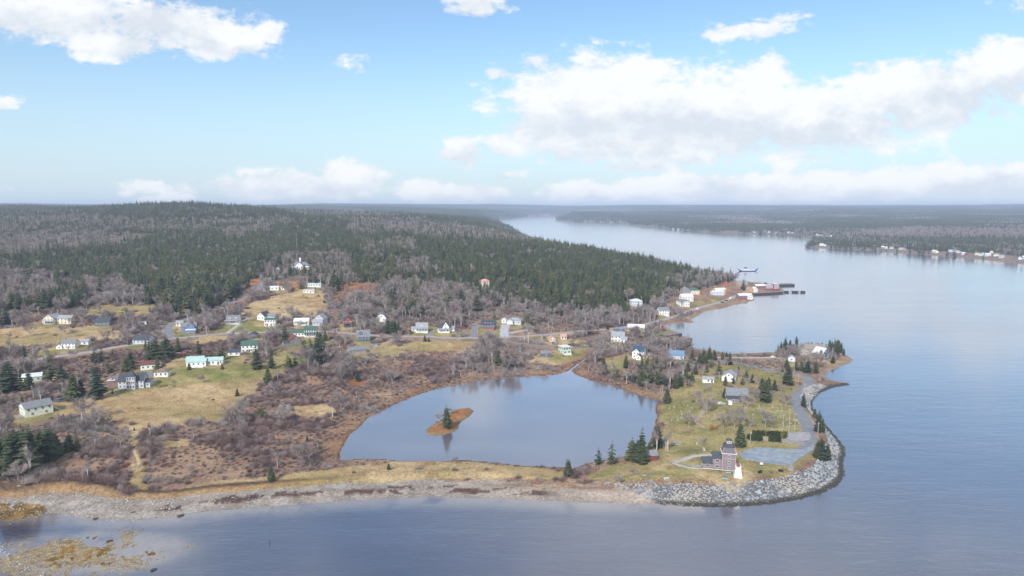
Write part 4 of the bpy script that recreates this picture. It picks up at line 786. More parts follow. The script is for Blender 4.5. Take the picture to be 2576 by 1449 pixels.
hp.build('hip_trim', pk, mo); ga = MB(); ga.box((0, 0, 9.35), (7.9, 7.9, .22)); ga.build('gallery_rail', TRIM(), mo)
tr_ = MB(); tr_.box((0, 0, 12.75), (5.9, 5.9, .26)); tr_.frustum((0, 0, 12.88), 2.9 * 1.414, 1.5 * 1.414, 1.3); to = tr_.build('tower_roof', RM('dark'), mu, (5, .1, 0))
cu_ = MB(); cu_.box((0, 0, 14.9), (2.6, 2.6, 2.0)); cuo = cu_.build('cupola', pk, mu, (5, .1, 0)); MB().frustum((0, 0, 15.85), 1.65 * 1.414, .6, .8).build('cupola_roof', RM('dark'), cuo)
for u in (-.62, .62): add_window(cuo, u, -1.3, 14.95, 'f', .62, 1.1, None, True); add_window(cuo, 1.3, u, 14.95, 'r', .62, 1.1, None, True)
sk_ = MB(); sk_.box((-6, -2.86, -.2), (5.3, .1, .5)); sk_.box((-.95, -2.96, -.2), (5.0, .1, .5)); sk_.box((5, -3.45, -.2), (7.1, .12, .5)); sk_.build('base_board', TRIM(), mu)
pp = MB(); pp.box((9.9, -1.0, -.4), (2.6, 3.0, 1.3)); pp.prism([(-2.7, 2.5), (-1.0, 3.1), (.7, 2.5), (.7, 2.62), (-1.0, 3.22), (-2.7, 2.62)], 8.6, 11.2, 0, 'x')
for sy_ in (-2.4, .4): pp.box((11.0, sy_, 1.3), (.14, .14, 2.4))
pp.build('entrance_porch', RM('white'), mu)
# --- the lighthouse beside it
p = at(*cE(1480, 815)); li = empty('lighthouse', (p.x, p.y + 1.6, p.z), math.radians(-11)); li.scale = (.86, .86, .80); tag(li, 'white pyramid lighthouse with a red lantern beside the plum museum', 'lighthouse'); FOOT.append((p.x, p.y, 4))
MB().frustum((0, 0, -.6), 2.05 * 1.414, 1.05 * 1.414, 6.0).build('tower', siding('light_white', (.84, .83, .82), .25), li)
g_ = MB(); g_.box((0, 0, 5.46), (2.7, 2.7, .16)); 
for sx_ in (-1, 1): g_.box((sx_ * 1.28, 0, 6.0), (.06, 2.6, .06)); g_.box((0, sx_ * 1.28, 6.0), (2.6, .06, .06))
for a_ in range(12): q_ = a_ * math.pi / 6; m_ = 1.28 / max(abs(math.cos(q_)), abs(math.sin(q_))); g_.box((m_ * math.cos(q_), m_ * math.sin(q_), 5.75), (.05, .05, .55))
rdm = mat('lantern_red', (.30, .05, .045), .45, .12); g_.build('gallery', TRIM(), li)
ln = MB(); ln.frustum((0, 0, 5.5), .85, .85, 1.1, 8, 0, 0); lo_ = ln.build('lantern', glass('lantern_glass', (.20, .12, .12)), li); MB().frustum((0, 0, 6.6), 1.0, .12, .75, 8, 0, 0).build('lantern_roof', rdm, lo_); MB().frustum((0, 0, 7.3), .15, .12, .3, 6, 0, 0).build('vent', rdm, lo_)
dr = MB(); dr.box((0, 0, .9), (.85, .12, 1.9)); dr.build('door', rdm, li, (1.78, -.2, 0), math.pi / 2)
h = house('shed', 'dark red shed with a grey roof by the pond spruces', cE, 735, 665, 6, 4, 'shed', 4); block(h, 4.8, 4.2, 2.5, 'gx', 1.7, 'shed_red', 'grey', nf=[0], ns=[1], gable_win=False)
# --- houses on the far bank, each a few pixels across
FARH = [(5,190,'white'),(45,192,'white'),(75,193,'weather'),(105,194,'white'),(190,197,'white'),(250,199,'cream'),(300,197,'white'),(322,208,'white'),(340,210,'weather'),(370,200,'white'),(400,206,'white'),(440,212,'white'),(500,222,'weather'),(545,228,'white'),(600,242,'white'),(630,245,'white'),(660,246,'white'),(1060,258,'white'),(1115,252,'pale_blue'),(1140,258,'white'),(1180,262,'weather'),(1250,260,'white'),(1275,263,'white'),(1340,230,'white'),(1410,272,'white'),(1425,278,'white'),(1440,279,'cream'),(1470,284,'white'),(1490,284,'white'),(1510,272,'weather'),(1560,290,'white'),(1600,292,'white'),(1640,292,'white'),(1435,332,'cream'),(1455,334,'white'),
 (2050,222,'white'),(2070,222,'white'),(2100,227,'white'),(1780,347,'weather'),(1800,347,'white'),(1830,349,'white'),(1885,355,'white'),(1905,356,'weather'),(2070,370,'white'),(2085,372,'cream'),(2165,366,'pale_blue'),(2190,370,'white'),(2212,372,'white'),(2235,384,'white'),(2250,386,'crimson'),(2310,383,'cream'),(2335,387,'paleg'),(2350,384,'white'),(2370,390,'white'),(2392,374,'white'),(2420,390,'cream'),(2450,400,'white'),(2560,408,'pale_blue'),(2575,405,'white'),(1800,296,'white'),(2260,262,'tan_')]
fh_cache = {}
for i, (x_, y_, c_) in enumerate(FARH):
    c_ = 'cream' if c_ == 'tan_' else c_; rcx = ['grey', 'lgrey', 'dark', 'white', 'brown'][i % 5]; p = at(1425.5 + .4466 * x_, 469.6 + .4466 * y_)
    if p.z < .8 or p.y > 9000: p = at(1425.5 + .4466 * x_, 469.6 + .4466 * y_ - 1.6)
    yaw = math.radians([-30, 12, 35, -8, 60][i % 5]); L = [12, 15, 10, 13][i % 4]; o = empty('far_house', (p.x, p.y, p.z + .2), yaw); o.scale = (.78, .78, .74); FOOT.append((p.x, p.y, 14)); FOOT.append((p.x * .99, p.y - 28, 14))
    tag(o, {'white': 'white', 'weather': 'weathered grey', 'cream': 'cream', 'pale_blue': 'pale blue', 'paleg': 'pale green', 'crimson': 'dark red'}[c_] + ' house with a ' + {'grey': 'grey', 'lgrey': 'light grey', 'dark': 'dark', 'white': 'white', 'brown': 'brown'}[rcx] + ' roof on the far river bank', 'house', 'houses on the far river bank')
    wall_mesh('gx', L, 8.5, 5, 3, -3).build('wall', WM(c_) if c_ != 'white' else siding('siding_offwhite', (.60, .60, .59)), o); roof_mesh('gx', L, 8.5, 5, 3, .4).build('roof', RM(rcx), o)
    for u in (-.28, .28): put('window', window_mesh(1.6, 1.8, None, True)[0], o, (u * L, -4.3, 3.2))

# --- the ground sheet, with the mown grass round every house
for (x_, y_, z_, lb_) in LANDMARKS:
    if y_ > 820: continue
    m_ = (np.abs(GX - x_) < 30) & (np.abs(GY - y_) < 40); d_ = np.hypot(GX[m_] - x_, (GY[m_] - y_ + 4) * .8); r_ = 11 + 8 * (fbm(GX[m_], GY[m_], 9, 501) - .5)
    k_ = smooth(r_ + 3, r_ - 2, d_) * (ROADD[m_] > 0) * .85 * ~(beach[m_]); gc[m_] = mixc(gc[m_], mixc(greenc[m_], strawc[m_], smooth(.4, .6, nz[m_])), k_)
go = bpy.data.objects.new('ground', grid_mesh('ground', kz)); go.data.materials.append(gm); COL.objects.link(go); tag(go, kind='structure')
# ---------------------------------------------------------------- street furniture, vehicles, stones
def pole_mesh(h):
    mb = MB(); mb.tube((0, 0, -.8), (0, 0, h), .17, .11, 7); return mb
wood = mat('pole_wood', (.42, .38, .35), .9, .15, 2.0)
POLES = [(cA, [(1640,530,420),(2085,528,440),(1025,905,830),(630,1108,1000),(1590,742,680),(2360,222,150)]), (cB, [(70,762,660),(345,455,380),(540,350,265),(665,225,190),(1525,770,560),(2095,762,690),(800,712,640),(660,908,850)]), (cC, [(600,818,690),(1243,818,755),(1495,728,640),(1905,682,610),(1437,832,760),(780,742,660),(1105,738,660)]),
 (cD, [(375,642,560),(60,682,610),(555,652,570),(713,478,360),(720,478,362),(1232,312,200),(1582,972,880),(1678,1012,940),(2120,1137,1010),(2160,1272,1145),(1365,1222,1130),(905,522,430),(2225,1342,1260)]), (cE, [(1908,428,195),(2155,472,335),(2087,292,215),(1857,402,262),(1958,412,315)])]
for fn, L in POLES:
    for (x, yb, yt) in L:
        p = at(*fn(x, yb)); _, _, dep = world_to_photo(p.x, p.y, p.z); hh = min(max((yb - yt) * (.25 if fn is not cE else .293) * dep / FPX / .97, 6.5), 13)
        o = empty('utility_pole', p, random.uniform(-.6, .6)); pole_mesh(hh).build('pole', wood, o)
        ca_ = MB(); ca_.box((0, -.16, hh - .7), (2.2, .1, .12)); co_ = ca_.build('crossarm', wood, o)
        for u in (-.95, -.4, .4, .95): MB().frustum((u, -.16, hh - .64), .07, .05, .2, 6).build('insulator', mat('porcelain', (.6, .6, .62), .3, .05), co_)
        px, py, _ = world_to_photo(p.x, p.y, p.z); w_ = 'on the point' if px > 1830 and py > 880 else ('along the waterfront road' if px > 1480 else ('along the hill road' if py < 800 and px < 720 else 'along the village road'))
        tag(o, f'weathered wooden utility pole with a crossarm {w_}', 'utility pole', f'utility poles {w_}')
p = at(*cE(1575, 545)); o = empty('lamp_post', p); pole_mesh(7.5).build('pole', wood, o); l_ = MB(); l_.box((0, -.5, 7.3), (.1, 1.0, .08)); l_.box((0, -1.0, 7.22), (.3, .6, .16)); l_.build('lamp_head', mat('lamp_grey', (.6, .6, .6), .5, .05), o); tag(o, 'lamp post on the lawn behind the plum museum', 'lamp post')
p = at(747, 640); o = empty('radio_mast', p); mm = MB()
for k in range(3):
    a = k * 2.094; mm.tube((.5 * math.cos(a), .5 * math.sin(a), -1), (.25 * math.cos(a), .25 * math.sin(a), 33.5), .05, .04, 4)
mm.build('leg', mat('galvanised', (.5, .5, .5), .5, .1), o); br_ = MB()
for i in range(22):
    a, b_ = (i % 3) * 2.094, ((i + 1) % 3) * 2.094; r1, r2 = .5 - .0073 * i * 1.5, .5 - .0073 * (i + 1) * 1.5; br_.tube((r1 * math.cos(a), r1 * math.sin(a), i * 1.5), (r2 * math.cos(b_), r2 * math.sin(b_), (i + 1) * 1.5), .04, .04, 3)
br_.build('bracing', MATS['galvanised'], o); tag(o, 'slim lattice radio mast rising from the hill forest', 'mast')

def vehicle(name, label, p, yaw, col, L=4.4, W=1.8, H=1.45, van=False, cat='car'):
    o = empty(name, p, yaw); tag(o, label, cat); pm = mat('paint_' + '_'.join(f'{c:.2f}' for c in col), col, .3, .04, 1, 0, .5)
    if van: prof = [(-L/2, .35), (L/2, .35), (L/2, .95), (L/2 - .35, 1.15), (L/2 - 1.0, H), (-L/2 + .1, H), (-L/2, H - .2)]
    else: prof = [(-L/2, .35), (L/2, .35), (L/2 - .03, .75), (L/2 - 1.15, .92), (L/2 - 1.8, H), (-L/2 + .8, H), (-L/2 + .15, .95), (-L/2, .8)]
    b_ = MB(); b_.prism(prof, -W/2, W/2, 0, 'y'); b_.build('body', pm, o)
    gl = MB(); z0, z1 = .95, H - .12
    for s_ in (-1, 1): gl.box((-.15 if not van else .3, s_ * W / 2, (z0 + z1) / 2), (L * .42, .04, z1 - z0 - .05))
    gl.build('side_window', glass(), o); ws = MB(); x0, x1 = (L/2 - 1.15, L/2 - 1.8) if not van else (L/2 - .33, L/2 - .98)
    ws.add([(x0 + .02, -W*.42, 1.0), (x0 + .02, W*.42, 1.0), (x1 + .06, W*.40, H - .04), (x1 + .06, -W*.40, H - .04)], [(0, 1, 2, 3)]); ws.build('windscreen', glass(), o)
    for sx_ in (-1, 1):
        for sy_ in (-1, 1):
            w_ = MB(); w_.tube((sx_ * L * .31, sy_ * (W/2 - .2), .32), (sx_ * L * .31, sy_ * (W/2 + .01), .32), .33, .33, 12); wo_ = w_.build('wheel', mat('tyre', (.03, .03, .03), .8, .1), o); q_ = MB(); q_.tube((sx_ * L * .31, sy_ * (W/2), .32), (sx_ * L * .31, sy_ * (W/2 + .03), .32), .19, .19, 8); q_.build('rim', MATS.get('galvanised'), wo_)
    for sy_ in (-1, 1): hl = MB(); hl.box((L/2 - .02, sy_ * W * .36, .66), (.08, .3, .14)); hl.build('headlight', mat('headlight', (.7, .7, .68), .2, .03), o)
    FOOT.append((p.x, p.y, 3.5)); return o
vehicle('parked_car', 'white car parked left of the grey turreted mansion', at(*cA(1120, 985)), .25, (.75, .75, .76))
vehicle('parked_van', 'dark grey van with white roof beside the pale green bungalow', at(*cA(615, 1190)), .5, (.10, .14, .15), 5.0, 2.0, 2.1, True, 'van')
vehicle('camper_trailer', 'white camper parked in the upper yellow field', at(*cA(1438, 420)), .05, (.78, .78, .78), 8.0, 2.4, 2.7, True, 'camper')
vehicle('parked_car', 'red car parked beside the waterfront road', at(*cD(1030, 500)), .1, (.5, .04, .04), 4.8); vehicle('parked_van', 'white van parked on the waterfront gravel', at(*cD(1155, 500)), .5, (.75, .75, .76), 5.0, 2.0, 2.1, True, 'van')
vehicle('parked_car', 'black car first in the row by the waterfront', at(*cD(1400, 428)), .5, (.03, .03, .04), 4.8); vehicle('parked_car', 'dark blue car second in the row by the waterfront', at(*cD(1440, 412)), .5, (.03, .05, .12), 4.8); vehicle('parked_van', 'white van near the red boathouse', at(*cD(1490, 390)), .5, (.75, .76, .76), 5.2, 2.0, 2.2, True, 'van')
vehicle('parked_car', 'silver car beside the old grey house near the graveyard', at(*cE(1330, 182)), .2, (.55, .56, .58)); vehicle('parked_van', 'white pickup beside the grey house by the graveyard', at(*cE(1400, 182)), 1.4, (.74, .74, .74), 5.0, 2.0, 2.0, True, 'van')
vehicle('parked_car', 'white car parked on the lane behind the point gardens', at(*cD(1915, 985)), .1, (.75, .75, .76)); vehicle('parked_car', 'white car beside the house with solar panels', at(*cD(680, 962)), .6, (.75, .75, .76)); vehicle('parked_car', 'silver car in the pale house driveway by the upper field', at(*cB(490, 600)), .2, (.5, .5, .52))
# --- the ferry
p = at(1881, 682); p.z = 0; fe = empty('car_ferry', p, math.radians(2)); tag(fe, 'blue and white car ferry crossing the river', 'ferry')
fb = mat('ferry_blue', (.05, .07, .20), .5, .1); fwm = mat('ferry_white', (.7, .72, .75), .5, .08)
hl = MB(); hl.prism([(-13, -.5), (13, -.5), (15, 1.5), (-15, 1.5)], -4.5, 4.5, 0, 'y'); hl.build('hull', fb, fe)
for s_ in (-1, 1): q_ = MB(); q_.box((0, s_ * 4.35, 2.1), (24, .2, 1.2)); q_.build('bulwark', fwm, fe); q_ = MB(); q_.add([(s_ * 14.6, -3.4, 1.5), (s_ * 14.6, 3.4, 1.5), (s_ * 19, 3.4, 4.6), (s_ * 19, -3.4, 4.6), (s_ * 14.6, -3.4, 1.2), (s_ * 14.6, 3.4, 1.2), (s_ * 19, 3.4, 4.3), (s_ * 19, -3.4, 4.3)], [(0, 1, 2, 3), (7, 6, 5, 4), (0, 4, 5, 1), (1, 5, 6, 2), (2, 6, 7, 3), (3, 7, 4, 0)]); q_.build('ramp', fb, fe)
q_ = MB(); q_.box((-3.5, 3.2, 3.3), (4.5, 2.2, 3.8)); q_.build('deckhouse', fwm, fe); q_ = MB(); q_.box((-3.5, 2.6, 6.2), (3.8, 3.4, 2.2)); wh = q_.build('wheelhouse', fb, fe); q_ = MB(); q_.box((-3.5, 2.6, 6.5), (3.86, 3.46, 1.0)); q_.build('window', glass(), wh); q_ = MB(); q_.box((-3.5, 2.6, 7.4), (4.6, 4.0, .2)); q_.build('wheelhouse_roof', fwm, wh); q_ = MB(); q_.tube((-3.5, 2.6, 7.4), (-3.5, 2.6, 11), .12, .06, 5); q_.build('mast', fwm, wh)
for i, (u, c_) in enumerate([(3, (.6, .6, .62)), (8, (.12, .12, .14)), (-9, (.62, .62, .6))]): vehicle('parked_car', ['silver', 'black', 'white'][i] + ' car riding on the river ferry deck', Vector((p.x + u, p.y - 1.5, 1.5)), 0, c_)
# --- wharves
deck = mat('wharf_timber', (.22, .19, .175), .9, .2, .6); crib = mat('crib_timber', (.06, .05, .05), .95, .2, .6)
def wharf(name, label, a, b_, wd, hgt_, n_=6, mt=None):
    a, b_ = Vector((a.x, a.y, 0)), Vector((b_.x, b_.y, 0)); d = b_ - a; L = d.length; o = empty(name, a, math.atan2(d.y, d.x)); tag(o, label, 'wharf'); q_ = MB(); q_.box((L / 2, 0, hgt_), (L, wd, .35)); q_.build('decking', mt or deck, o)
    for i in range(n_ + 1):
        for s_ in (-1, 1): q_ = MB(); q_.tube((L * (.02 + .96 * i / n_), s_ * (wd / 2 - .25), -2.5), (L * (.02 + .96 * i / n_), s_ * (wd / 2 - .25), hgt_ + .5), .2, .18, 6); q_.build('pile', crib, o)
    q_ = MB(); q_.box((L / 2, -wd / 2 + .3, hgt_ * .45), (L * .98, .15, hgt_ * .9)); q_.build('fender_wall', crib, o)
wharf('wharf', 'long grey timber wharf beyond the red wharf building', at(1955, 719), at(1994, 718), 11, 2.6); wharf('wharf', 'low timber wharf in the cove below the waterfront road', at(1684, 860), at(1733, 854), 9, 1.8); wharf('wharf', 'timber quay under the red wharf building', at(1890, 741), at(1966, 737), 8, 2.2, 9); wharf('wharf', 'old stone and timber quay on the near side of the cove', at(1668, 845), at(1708, 841), 8, 1.6, 5)
wharf('wharf', 'pale timber pier behind the waterfront warehouse', at(1868, 716), at(1916, 712), 16, 2.4, 8, mat('pale_timber', (.40, .38, .37), .9, .2, .5))
for i, (xa_, xb_) in enumerate([(1970, 1983), (1990, 2007), (2012, 2024)]): wharf('pier_crib', ['black timber crib nearest the red wharf building', 'black timber crib in the middle of the broken pier', 'black timber crib at the outer end of the broken pier'][i], at(xa_, 736), at(xb_, 736), 5, 1.9, 3, crib)
# --- boulder bank round the point
def rock(seed, sub=1):
    bm = bmesh.new(); bmesh.ops.create_icosphere(bm, subdivisions=sub, radius=1.0); r = random.Random(seed)
    ax = [Vector((r.gauss(0, 1), r.gauss(0, 1), r.gauss(0, 1))).normalized() for _ in range(7)]; cut = [r.uniform(.55, .9) for _ in ax]
    for v in bm.verts:
        for a, c in zip(ax, cut):
            d_ = v.co.dot(a)
            if d_ > c: v.co -= a * (d_ - c)
        v.co.z *= .78
    me = bpy.data.meshes.new('stone'); bm.to_mesh(me); bm.free(); return me
sm, t, b = new_mat('boulder_stone'); vo = N(t, 'ShaderNodeTexVoronoi'); vo.inputs['Scale'].default_value = .75; link(t, N(t, 'ShaderNodeNewGeometry').outputs['Position'], vo.inputs['Vector'])
sv = N(t, 'ShaderNodeSeparateColor'); link(t, vo.outputs['Color'], sv.inputs[0]); n_ = noise(t, 3.0, 4, .6); zone = noise(t, .05, 2, .5)
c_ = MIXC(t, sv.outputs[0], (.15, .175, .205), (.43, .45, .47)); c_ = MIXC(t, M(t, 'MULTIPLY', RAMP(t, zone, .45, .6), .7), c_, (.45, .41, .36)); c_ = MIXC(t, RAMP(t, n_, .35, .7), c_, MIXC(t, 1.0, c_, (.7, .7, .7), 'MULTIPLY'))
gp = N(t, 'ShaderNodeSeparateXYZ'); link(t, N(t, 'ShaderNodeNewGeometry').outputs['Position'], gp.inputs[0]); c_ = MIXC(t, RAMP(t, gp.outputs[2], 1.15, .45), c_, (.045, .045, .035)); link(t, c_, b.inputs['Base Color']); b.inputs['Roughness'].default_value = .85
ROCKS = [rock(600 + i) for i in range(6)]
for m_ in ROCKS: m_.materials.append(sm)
RV = [(np.array([v.co[:] for v in m_.vertices]), [tuple(p_.vertices) for p_ in m_.polygons]) for m_ in ROCKS]
def stone_mass(name, pts, parent=None, mt=None):
    V_, F_ = [], []; o_ = 0
    for (x, y, z, s, k) in pts:
        vv, ff = RV[k]; a = random.uniform(0, 6.28); ca, sa_ = math.cos(a), math.sin(a); q_ = vv * np.array([s * random.uniform(.8, 1.3), s, s * random.uniform(.7, 1.05)])
        V_.append(np.stack([q_[:, 0] * ca - q_[:, 1] * sa_ + x, q_[:, 0] * sa_ + q_[:, 1] * ca + y, q_[:, 2] + z], 1)); F_ += [tuple(i + o_ for i in f) for f in ff]; o_ += len(vv)
    me = bpy.data.meshes.new(name); me.from_pydata(np.concatenate(V_).tolist(), [], F_); me.materials.append(mt or sm); return put(name, me, parent)
rv = empty('boulder_revetment', (0, 0, 0)); tag(rv, 'sloping bank of grey boulders armouring the point', 'boulder bank')
ripw = spline([(x, y, 0) for x, y in shore(RIPRAP)], .8); st_ = []; L_ = len(ripw); ridx = [min(range(L_), key=lambda i: (ripw[i].x - x) ** 2 + (ripw[i].y - y) ** 2) for x, y in shore(RIPRAP)]
for i, p_ in enumerate(ripw):
    tn = (ripw[min(i + 1, L_ - 1)] - ripw[max(i - 1, 0)]).normalized(); nn = Vector((-tn.y, tn.x, 0)); f_ = i / L_
    wd = np.interp(i, ridx, [1.5, 5, 9, 10.5, 10.5, 10.5, 10.5, 10, 10, 9, 7, 6, 5, 5, 4, 4, 5, 6, 5, 2]); k = int(wd * .8 / .42)
    for _ in range(k):
        u = random.uniform(-1.5, wd); q_ = p_ + nn * u; zq = float(hgt(q_.x, q_.y)); s = random.choice([.5, .7, .85, 1, 1, 1.25]) * random.uniform(.42, .62) * (1.15 if u < 3 else 1.0) * np.interp(f_, [0, .1, 1], [.6, 1, .95]); st_.append((q_.x, q_.y, max(zq, -.4) + .15, s, random.randrange(6)))
TOE = [(1465,1211),(1540,1214),(1650,1217),(1775,1217),(1775,1240),(1712,1268),(1655,1262),(1600,1243),(1530,1222)]
for _ in range(3600):
    u, v_ = random.uniform(1465, 1775), random.uniform(1210, 1268)
    if inpoly(np.array([u]), np.array([v_]), TOE)[0] and random.random() < .32: q_ = at(u, v_); st_.append((q_.x, q_.y, q_.z + .12, random.uniform(.28, .6), random.randrange(6)))
st_.sort(key=lambda q_: -q_[3] / q_[1])
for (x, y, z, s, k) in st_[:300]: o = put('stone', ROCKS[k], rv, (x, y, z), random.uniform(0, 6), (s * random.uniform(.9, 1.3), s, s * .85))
tag(stone_mass('stones', st_[300:], rv), kind='stuff')
# --- stones on the beach
st_ = []; fw_ = spline([(x, y, 0) for x, y in shore(FRONT[:13])], 1.0); cob = mat('beach_cobble', (.37, .355, .34), .9, .35, .9)
for i, p_ in enumerate(fw_):
    tn = (fw_[min(i + 1, len(fw_) - 1)] - fw_[max(i - 1, 0)]).normalized(); nn = Vector((-tn.y, tn.x, 0)); f_ = i / len(fw_)
    for _ in range(np.random.default_rng(i).poisson(np.interp(f_, [0, .3, .55, .75, 1], [13, 11, 5, 1, .3]))):
        u = random.uniform(-1.0, 17 - 3 * f_); q_ = p_ + nn * u
        if vnoise(np.array([q_.x]), np.array([q_.y]), 7, 5)[0] < .38: continue
        st_.append((q_.x, q_.y, float(hgt(q_.x, q_.y)) + .02, random.uniform(.12, .42) * random.choice([1, 1, 1, 1.6]), random.randrange(6)))
tag(stone_mass('beach_stones', st_, None, cob), 'pale cobbles strewn along the stony beach', 'stones', None, 'stuff')
for (fn, x, y, s, lab) in [(cG, 1490, 955, 1.3, 'large white boulder at the water edge of the beach'), (cG, 1097, 925, .9, 'pale boulder at the foot of the beach cobbles'), (cG, 158, 710, .8, 'lone pale boulder on top of the eroded bank'), (cG, 905, 1165, 1.1, 'flat dark rock awash in the kelp reef'), (cG, 1268, 1400, 1.0, 'dark rock awash off the kelp reef'), (cG, 790, 980, .9, 'brown rock at the shore end of the kelp reef')]:
    p = at(*fn(x, y)); o = put('boulder', ROCKS[2], None, (p.x, p.y, p.z + .15), 1.0, (s * 1.4, s, s * .6)); tag(o, lab, 'boulder')
# --- kelp lying on the reef
ks = []; kr = np.random.default_rng(3)
for _ in range(9000):
    a, rr_ = kr.uniform(0, 6.28), kr.uniform(0, 1.5) ** .8; x, y = rx + math.cos(a) * rr_ * 27 + kr.normal(0, 2) - 3, ry + math.sin(a) * rr_ * 12 + kr.normal(0, 1)
    if fbm(np.array([x]), np.array([y]), 6, 21, 4)[0] < .40 + .14 * rr_ or y < 185: continue
    ks.append((x, y, .0 + kr.uniform(-.06, .10), kr.uniform(.14, .5), kr.integers(0, 6)))
for _ in range(500):
    x, y = r2x + kr.normal(0, 6), r2y + kr.normal(0, 2.2); ks.append((x, y, max(float(hgt(x, y)), 0) + .05, kr.uniform(.25, .6), kr.integers(0, 6)))
km = foliage_mat = mat('kelp', (.31, .23, .125), .7, .45, .5)
kk_ = [(x, y, z, s, k) for x, y, z, s, k in ks]; ko = stone_mass('kelp', kk_, None, km)
vz = np.zeros(len(ko.data.vertices) * 3); ko.data.vertices.foreach_get('co', vz); vz = vz.reshape(-1, 3); vz[:, 2] = np.where(vz[:, 1] < 400, vz[:, 2] * .35 + .02, vz[:, 2]); ko.data.vertices.foreach_set('co', vz.ravel()); tag(ko, 'brown kelp lying on the shallow reef off the beach', 'kelp', None, 'stuff')
fs_ = []
for _ in range(260):
    f_ = kr.uniform(0, 4); k = int(min(f_, 3.999)); fx_ = [(-40, 1180), (10, 1230), (60, 1310), (170, 1375), (350, 1452)]; a_, b_ = fx_[k], fx_[k + 1]; q_ = photo_to_world(*cG(a_[0] + (b_[0] - a_[0]) * (f_ - k), a_[1] + (b_[1] - a_[1]) * (f_ - k))); x, y = q_[0] + kr.normal(0, 1.0), q_[1] + kr.normal(0, .7)
    if fbm(np.array([x]), np.array([y]), 3, 55)[0] > .44: fs_.append((x, y, 0.0, kr.uniform(.08, .26), kr.integers(0, 6)))
fo_ = stone_mass('foam', fs_, None, mat('sea_foam', (.72, .73, .76), .9, .08)); vz = np.zeros(len(fo_.data.vertices) * 3); fo_.data.vertices.foreach_get('co', vz); vz = vz.reshape(-1, 3); vz[:, 2] *= .12; fo_.data.vertices.foreach_set('co', vz.ravel()); tag(fo_, 'white foam of small waves breaking over the kelp reef', 'foam', None, 'stuff')
# --- graveyard
gs1, gs2 = mat('marble', (.36, .36, .355), .6, .15, 2.0), mat('granite', (.28, .28, .30), .6, .2, 3.0); gmesh = []
for i in range(4):
    q_ = MB(); w_, h_ = [.5, .6, .4, .75][i], [.7, .85, 1.2, .6][i]; q_.box((0, 0, .05), (w_ + .3, .5, .3))
    prof = [(-w_ / 2, .15), (w_ / 2, .15), (w_ / 2, h_ * .8), (w_ * .3, h_ * .95), (0, h_), (-w_ * .3, h_ * .95), (-w_ / 2, h_ * .8)]
    if i == 2: q_.frustum((0, 0, .2), .34, .16, 1.5); q_.frustum((0, 0, 1.7), .16, .01, .3)
    else: q_.prism(prof, -.09, .09, 0, 'y')
    gmesh.append((q_.mesh('gravestone', gs1), MB))
    m2 = gmesh[-1][0].copy(); m2.materials[0] = gs2; gmesh[-1] = (gmesh[-1][0], m2)
gr = random.Random(9); cnt = 0
for row in range(9):
    for k in range(26):
        x, y = 1665 + k * 13.6 + gr.uniform(-4, 4) + row * 2.5, 1020 + row * 7.6 + gr.uniform(-1.5, 1.5)
        if gr.random() < .62 or not inpoly(np.array([x]), np.array([y]), CEM)[0] or (1748 < x < 1782 and y < 1076): continue
        p = at(x, y); i = gr.choice([0, 0, 1, 1, 2, 3]); dk = gr.random() < .3; o = put('gravestone', gmesh[i][1 if dk else 0], None, p, gr.uniform(-.25, .25)); FOOT.append((p.x, p.y, .3))
        kd = ['upright', 'wide upright', 'tall obelisk', 'low broad'][i]; tag(o, f"{kd} {'dark granite' if dk else 'white marble'} gravestone in the graveyard", 'gravestone', f"{kd} {'dark' if dk else 'white'} gravestones"); cnt += 1
# --- hedges, fence, gate
hm1, hm2 = foliage('hedge_leaves', (.040, .060, .028), (.05, .07, .03), (.028, .040, .020)), foliage('hedge_leaves_gold', (.12, .13, .04), (.14, .15, .05), (.08, .09, .03))
def hedge(label, a, b_, hgt_, wd, mt):
    a, b_ = Vector(a), Vector(b_); d = b_ - a; L = math.hypot(d.x, d.y); q_ = MB(); r = random.Random(int(a.x * 7))
    q_.box((L / 2, 0, hgt_ * .42), (L - .4, wd * .72, hgt_ * .84 + .2))
    for _ in range(int(L * 55)):
        f_ = r.random(); x = r.uniform(0, L)
        if f_ < .45: y, z = -wd / 2, r.uniform(.05, hgt_)
        elif f_ < .8: y, z = r.uniform(-wd / 2, wd / 2), hgt_
        else: y, z = wd / 2, r.uniform(.05, hgt_)
        s = r.uniform(.12, .3); c = Vector((x + r.gauss(0, .05), y + r.gauss(0, .09), z + r.gauss(0, .08))); q_.add([c + Vector((r.gauss(0, s), r.gauss(0, s), r.gauss(0, s))) for _ in range(3)] + [c], [(0, 1, 2), (0, 1, 3), (1, 2, 3)])
    o = q_.build('hedge', mt, None, a, math.atan2(d.y, d.x)); tag(o, label, 'hedge'); FOOT.append(((a.x + b_.x) / 2, (a.y + b_.y) / 2, L / 2))
for (x0, y0, x1, y1, hh_, lab) in [(1592, 445, 1705, 448, 2.2, 'clipped dark hedge at the back left of the hedge enclosure'), (1712, 448, 1845, 455, 2.2, 'clipped dark hedge at the back right of the hedge enclosure'), (1580, 487, 1682, 492, 2.3, 'clipped dark hedge left of the wooden gate'), (1730, 495, 1842, 503, 2.4, 'clipped dark hedge right of the wooden gate'), (1562, 470, 1580, 487, 2.0, 'short hedge closing the left end of the enclosure')]: hedge(lab, at(*cE(x0, y0)), at(*cE(x1, y1)), hh_, 1.7, hm1)
hedge('golden green hedge closing the right end of the enclosure', at(*cE(1845, 475)), at(*cE(1880, 455)), 2.6, 2.0, hm2)
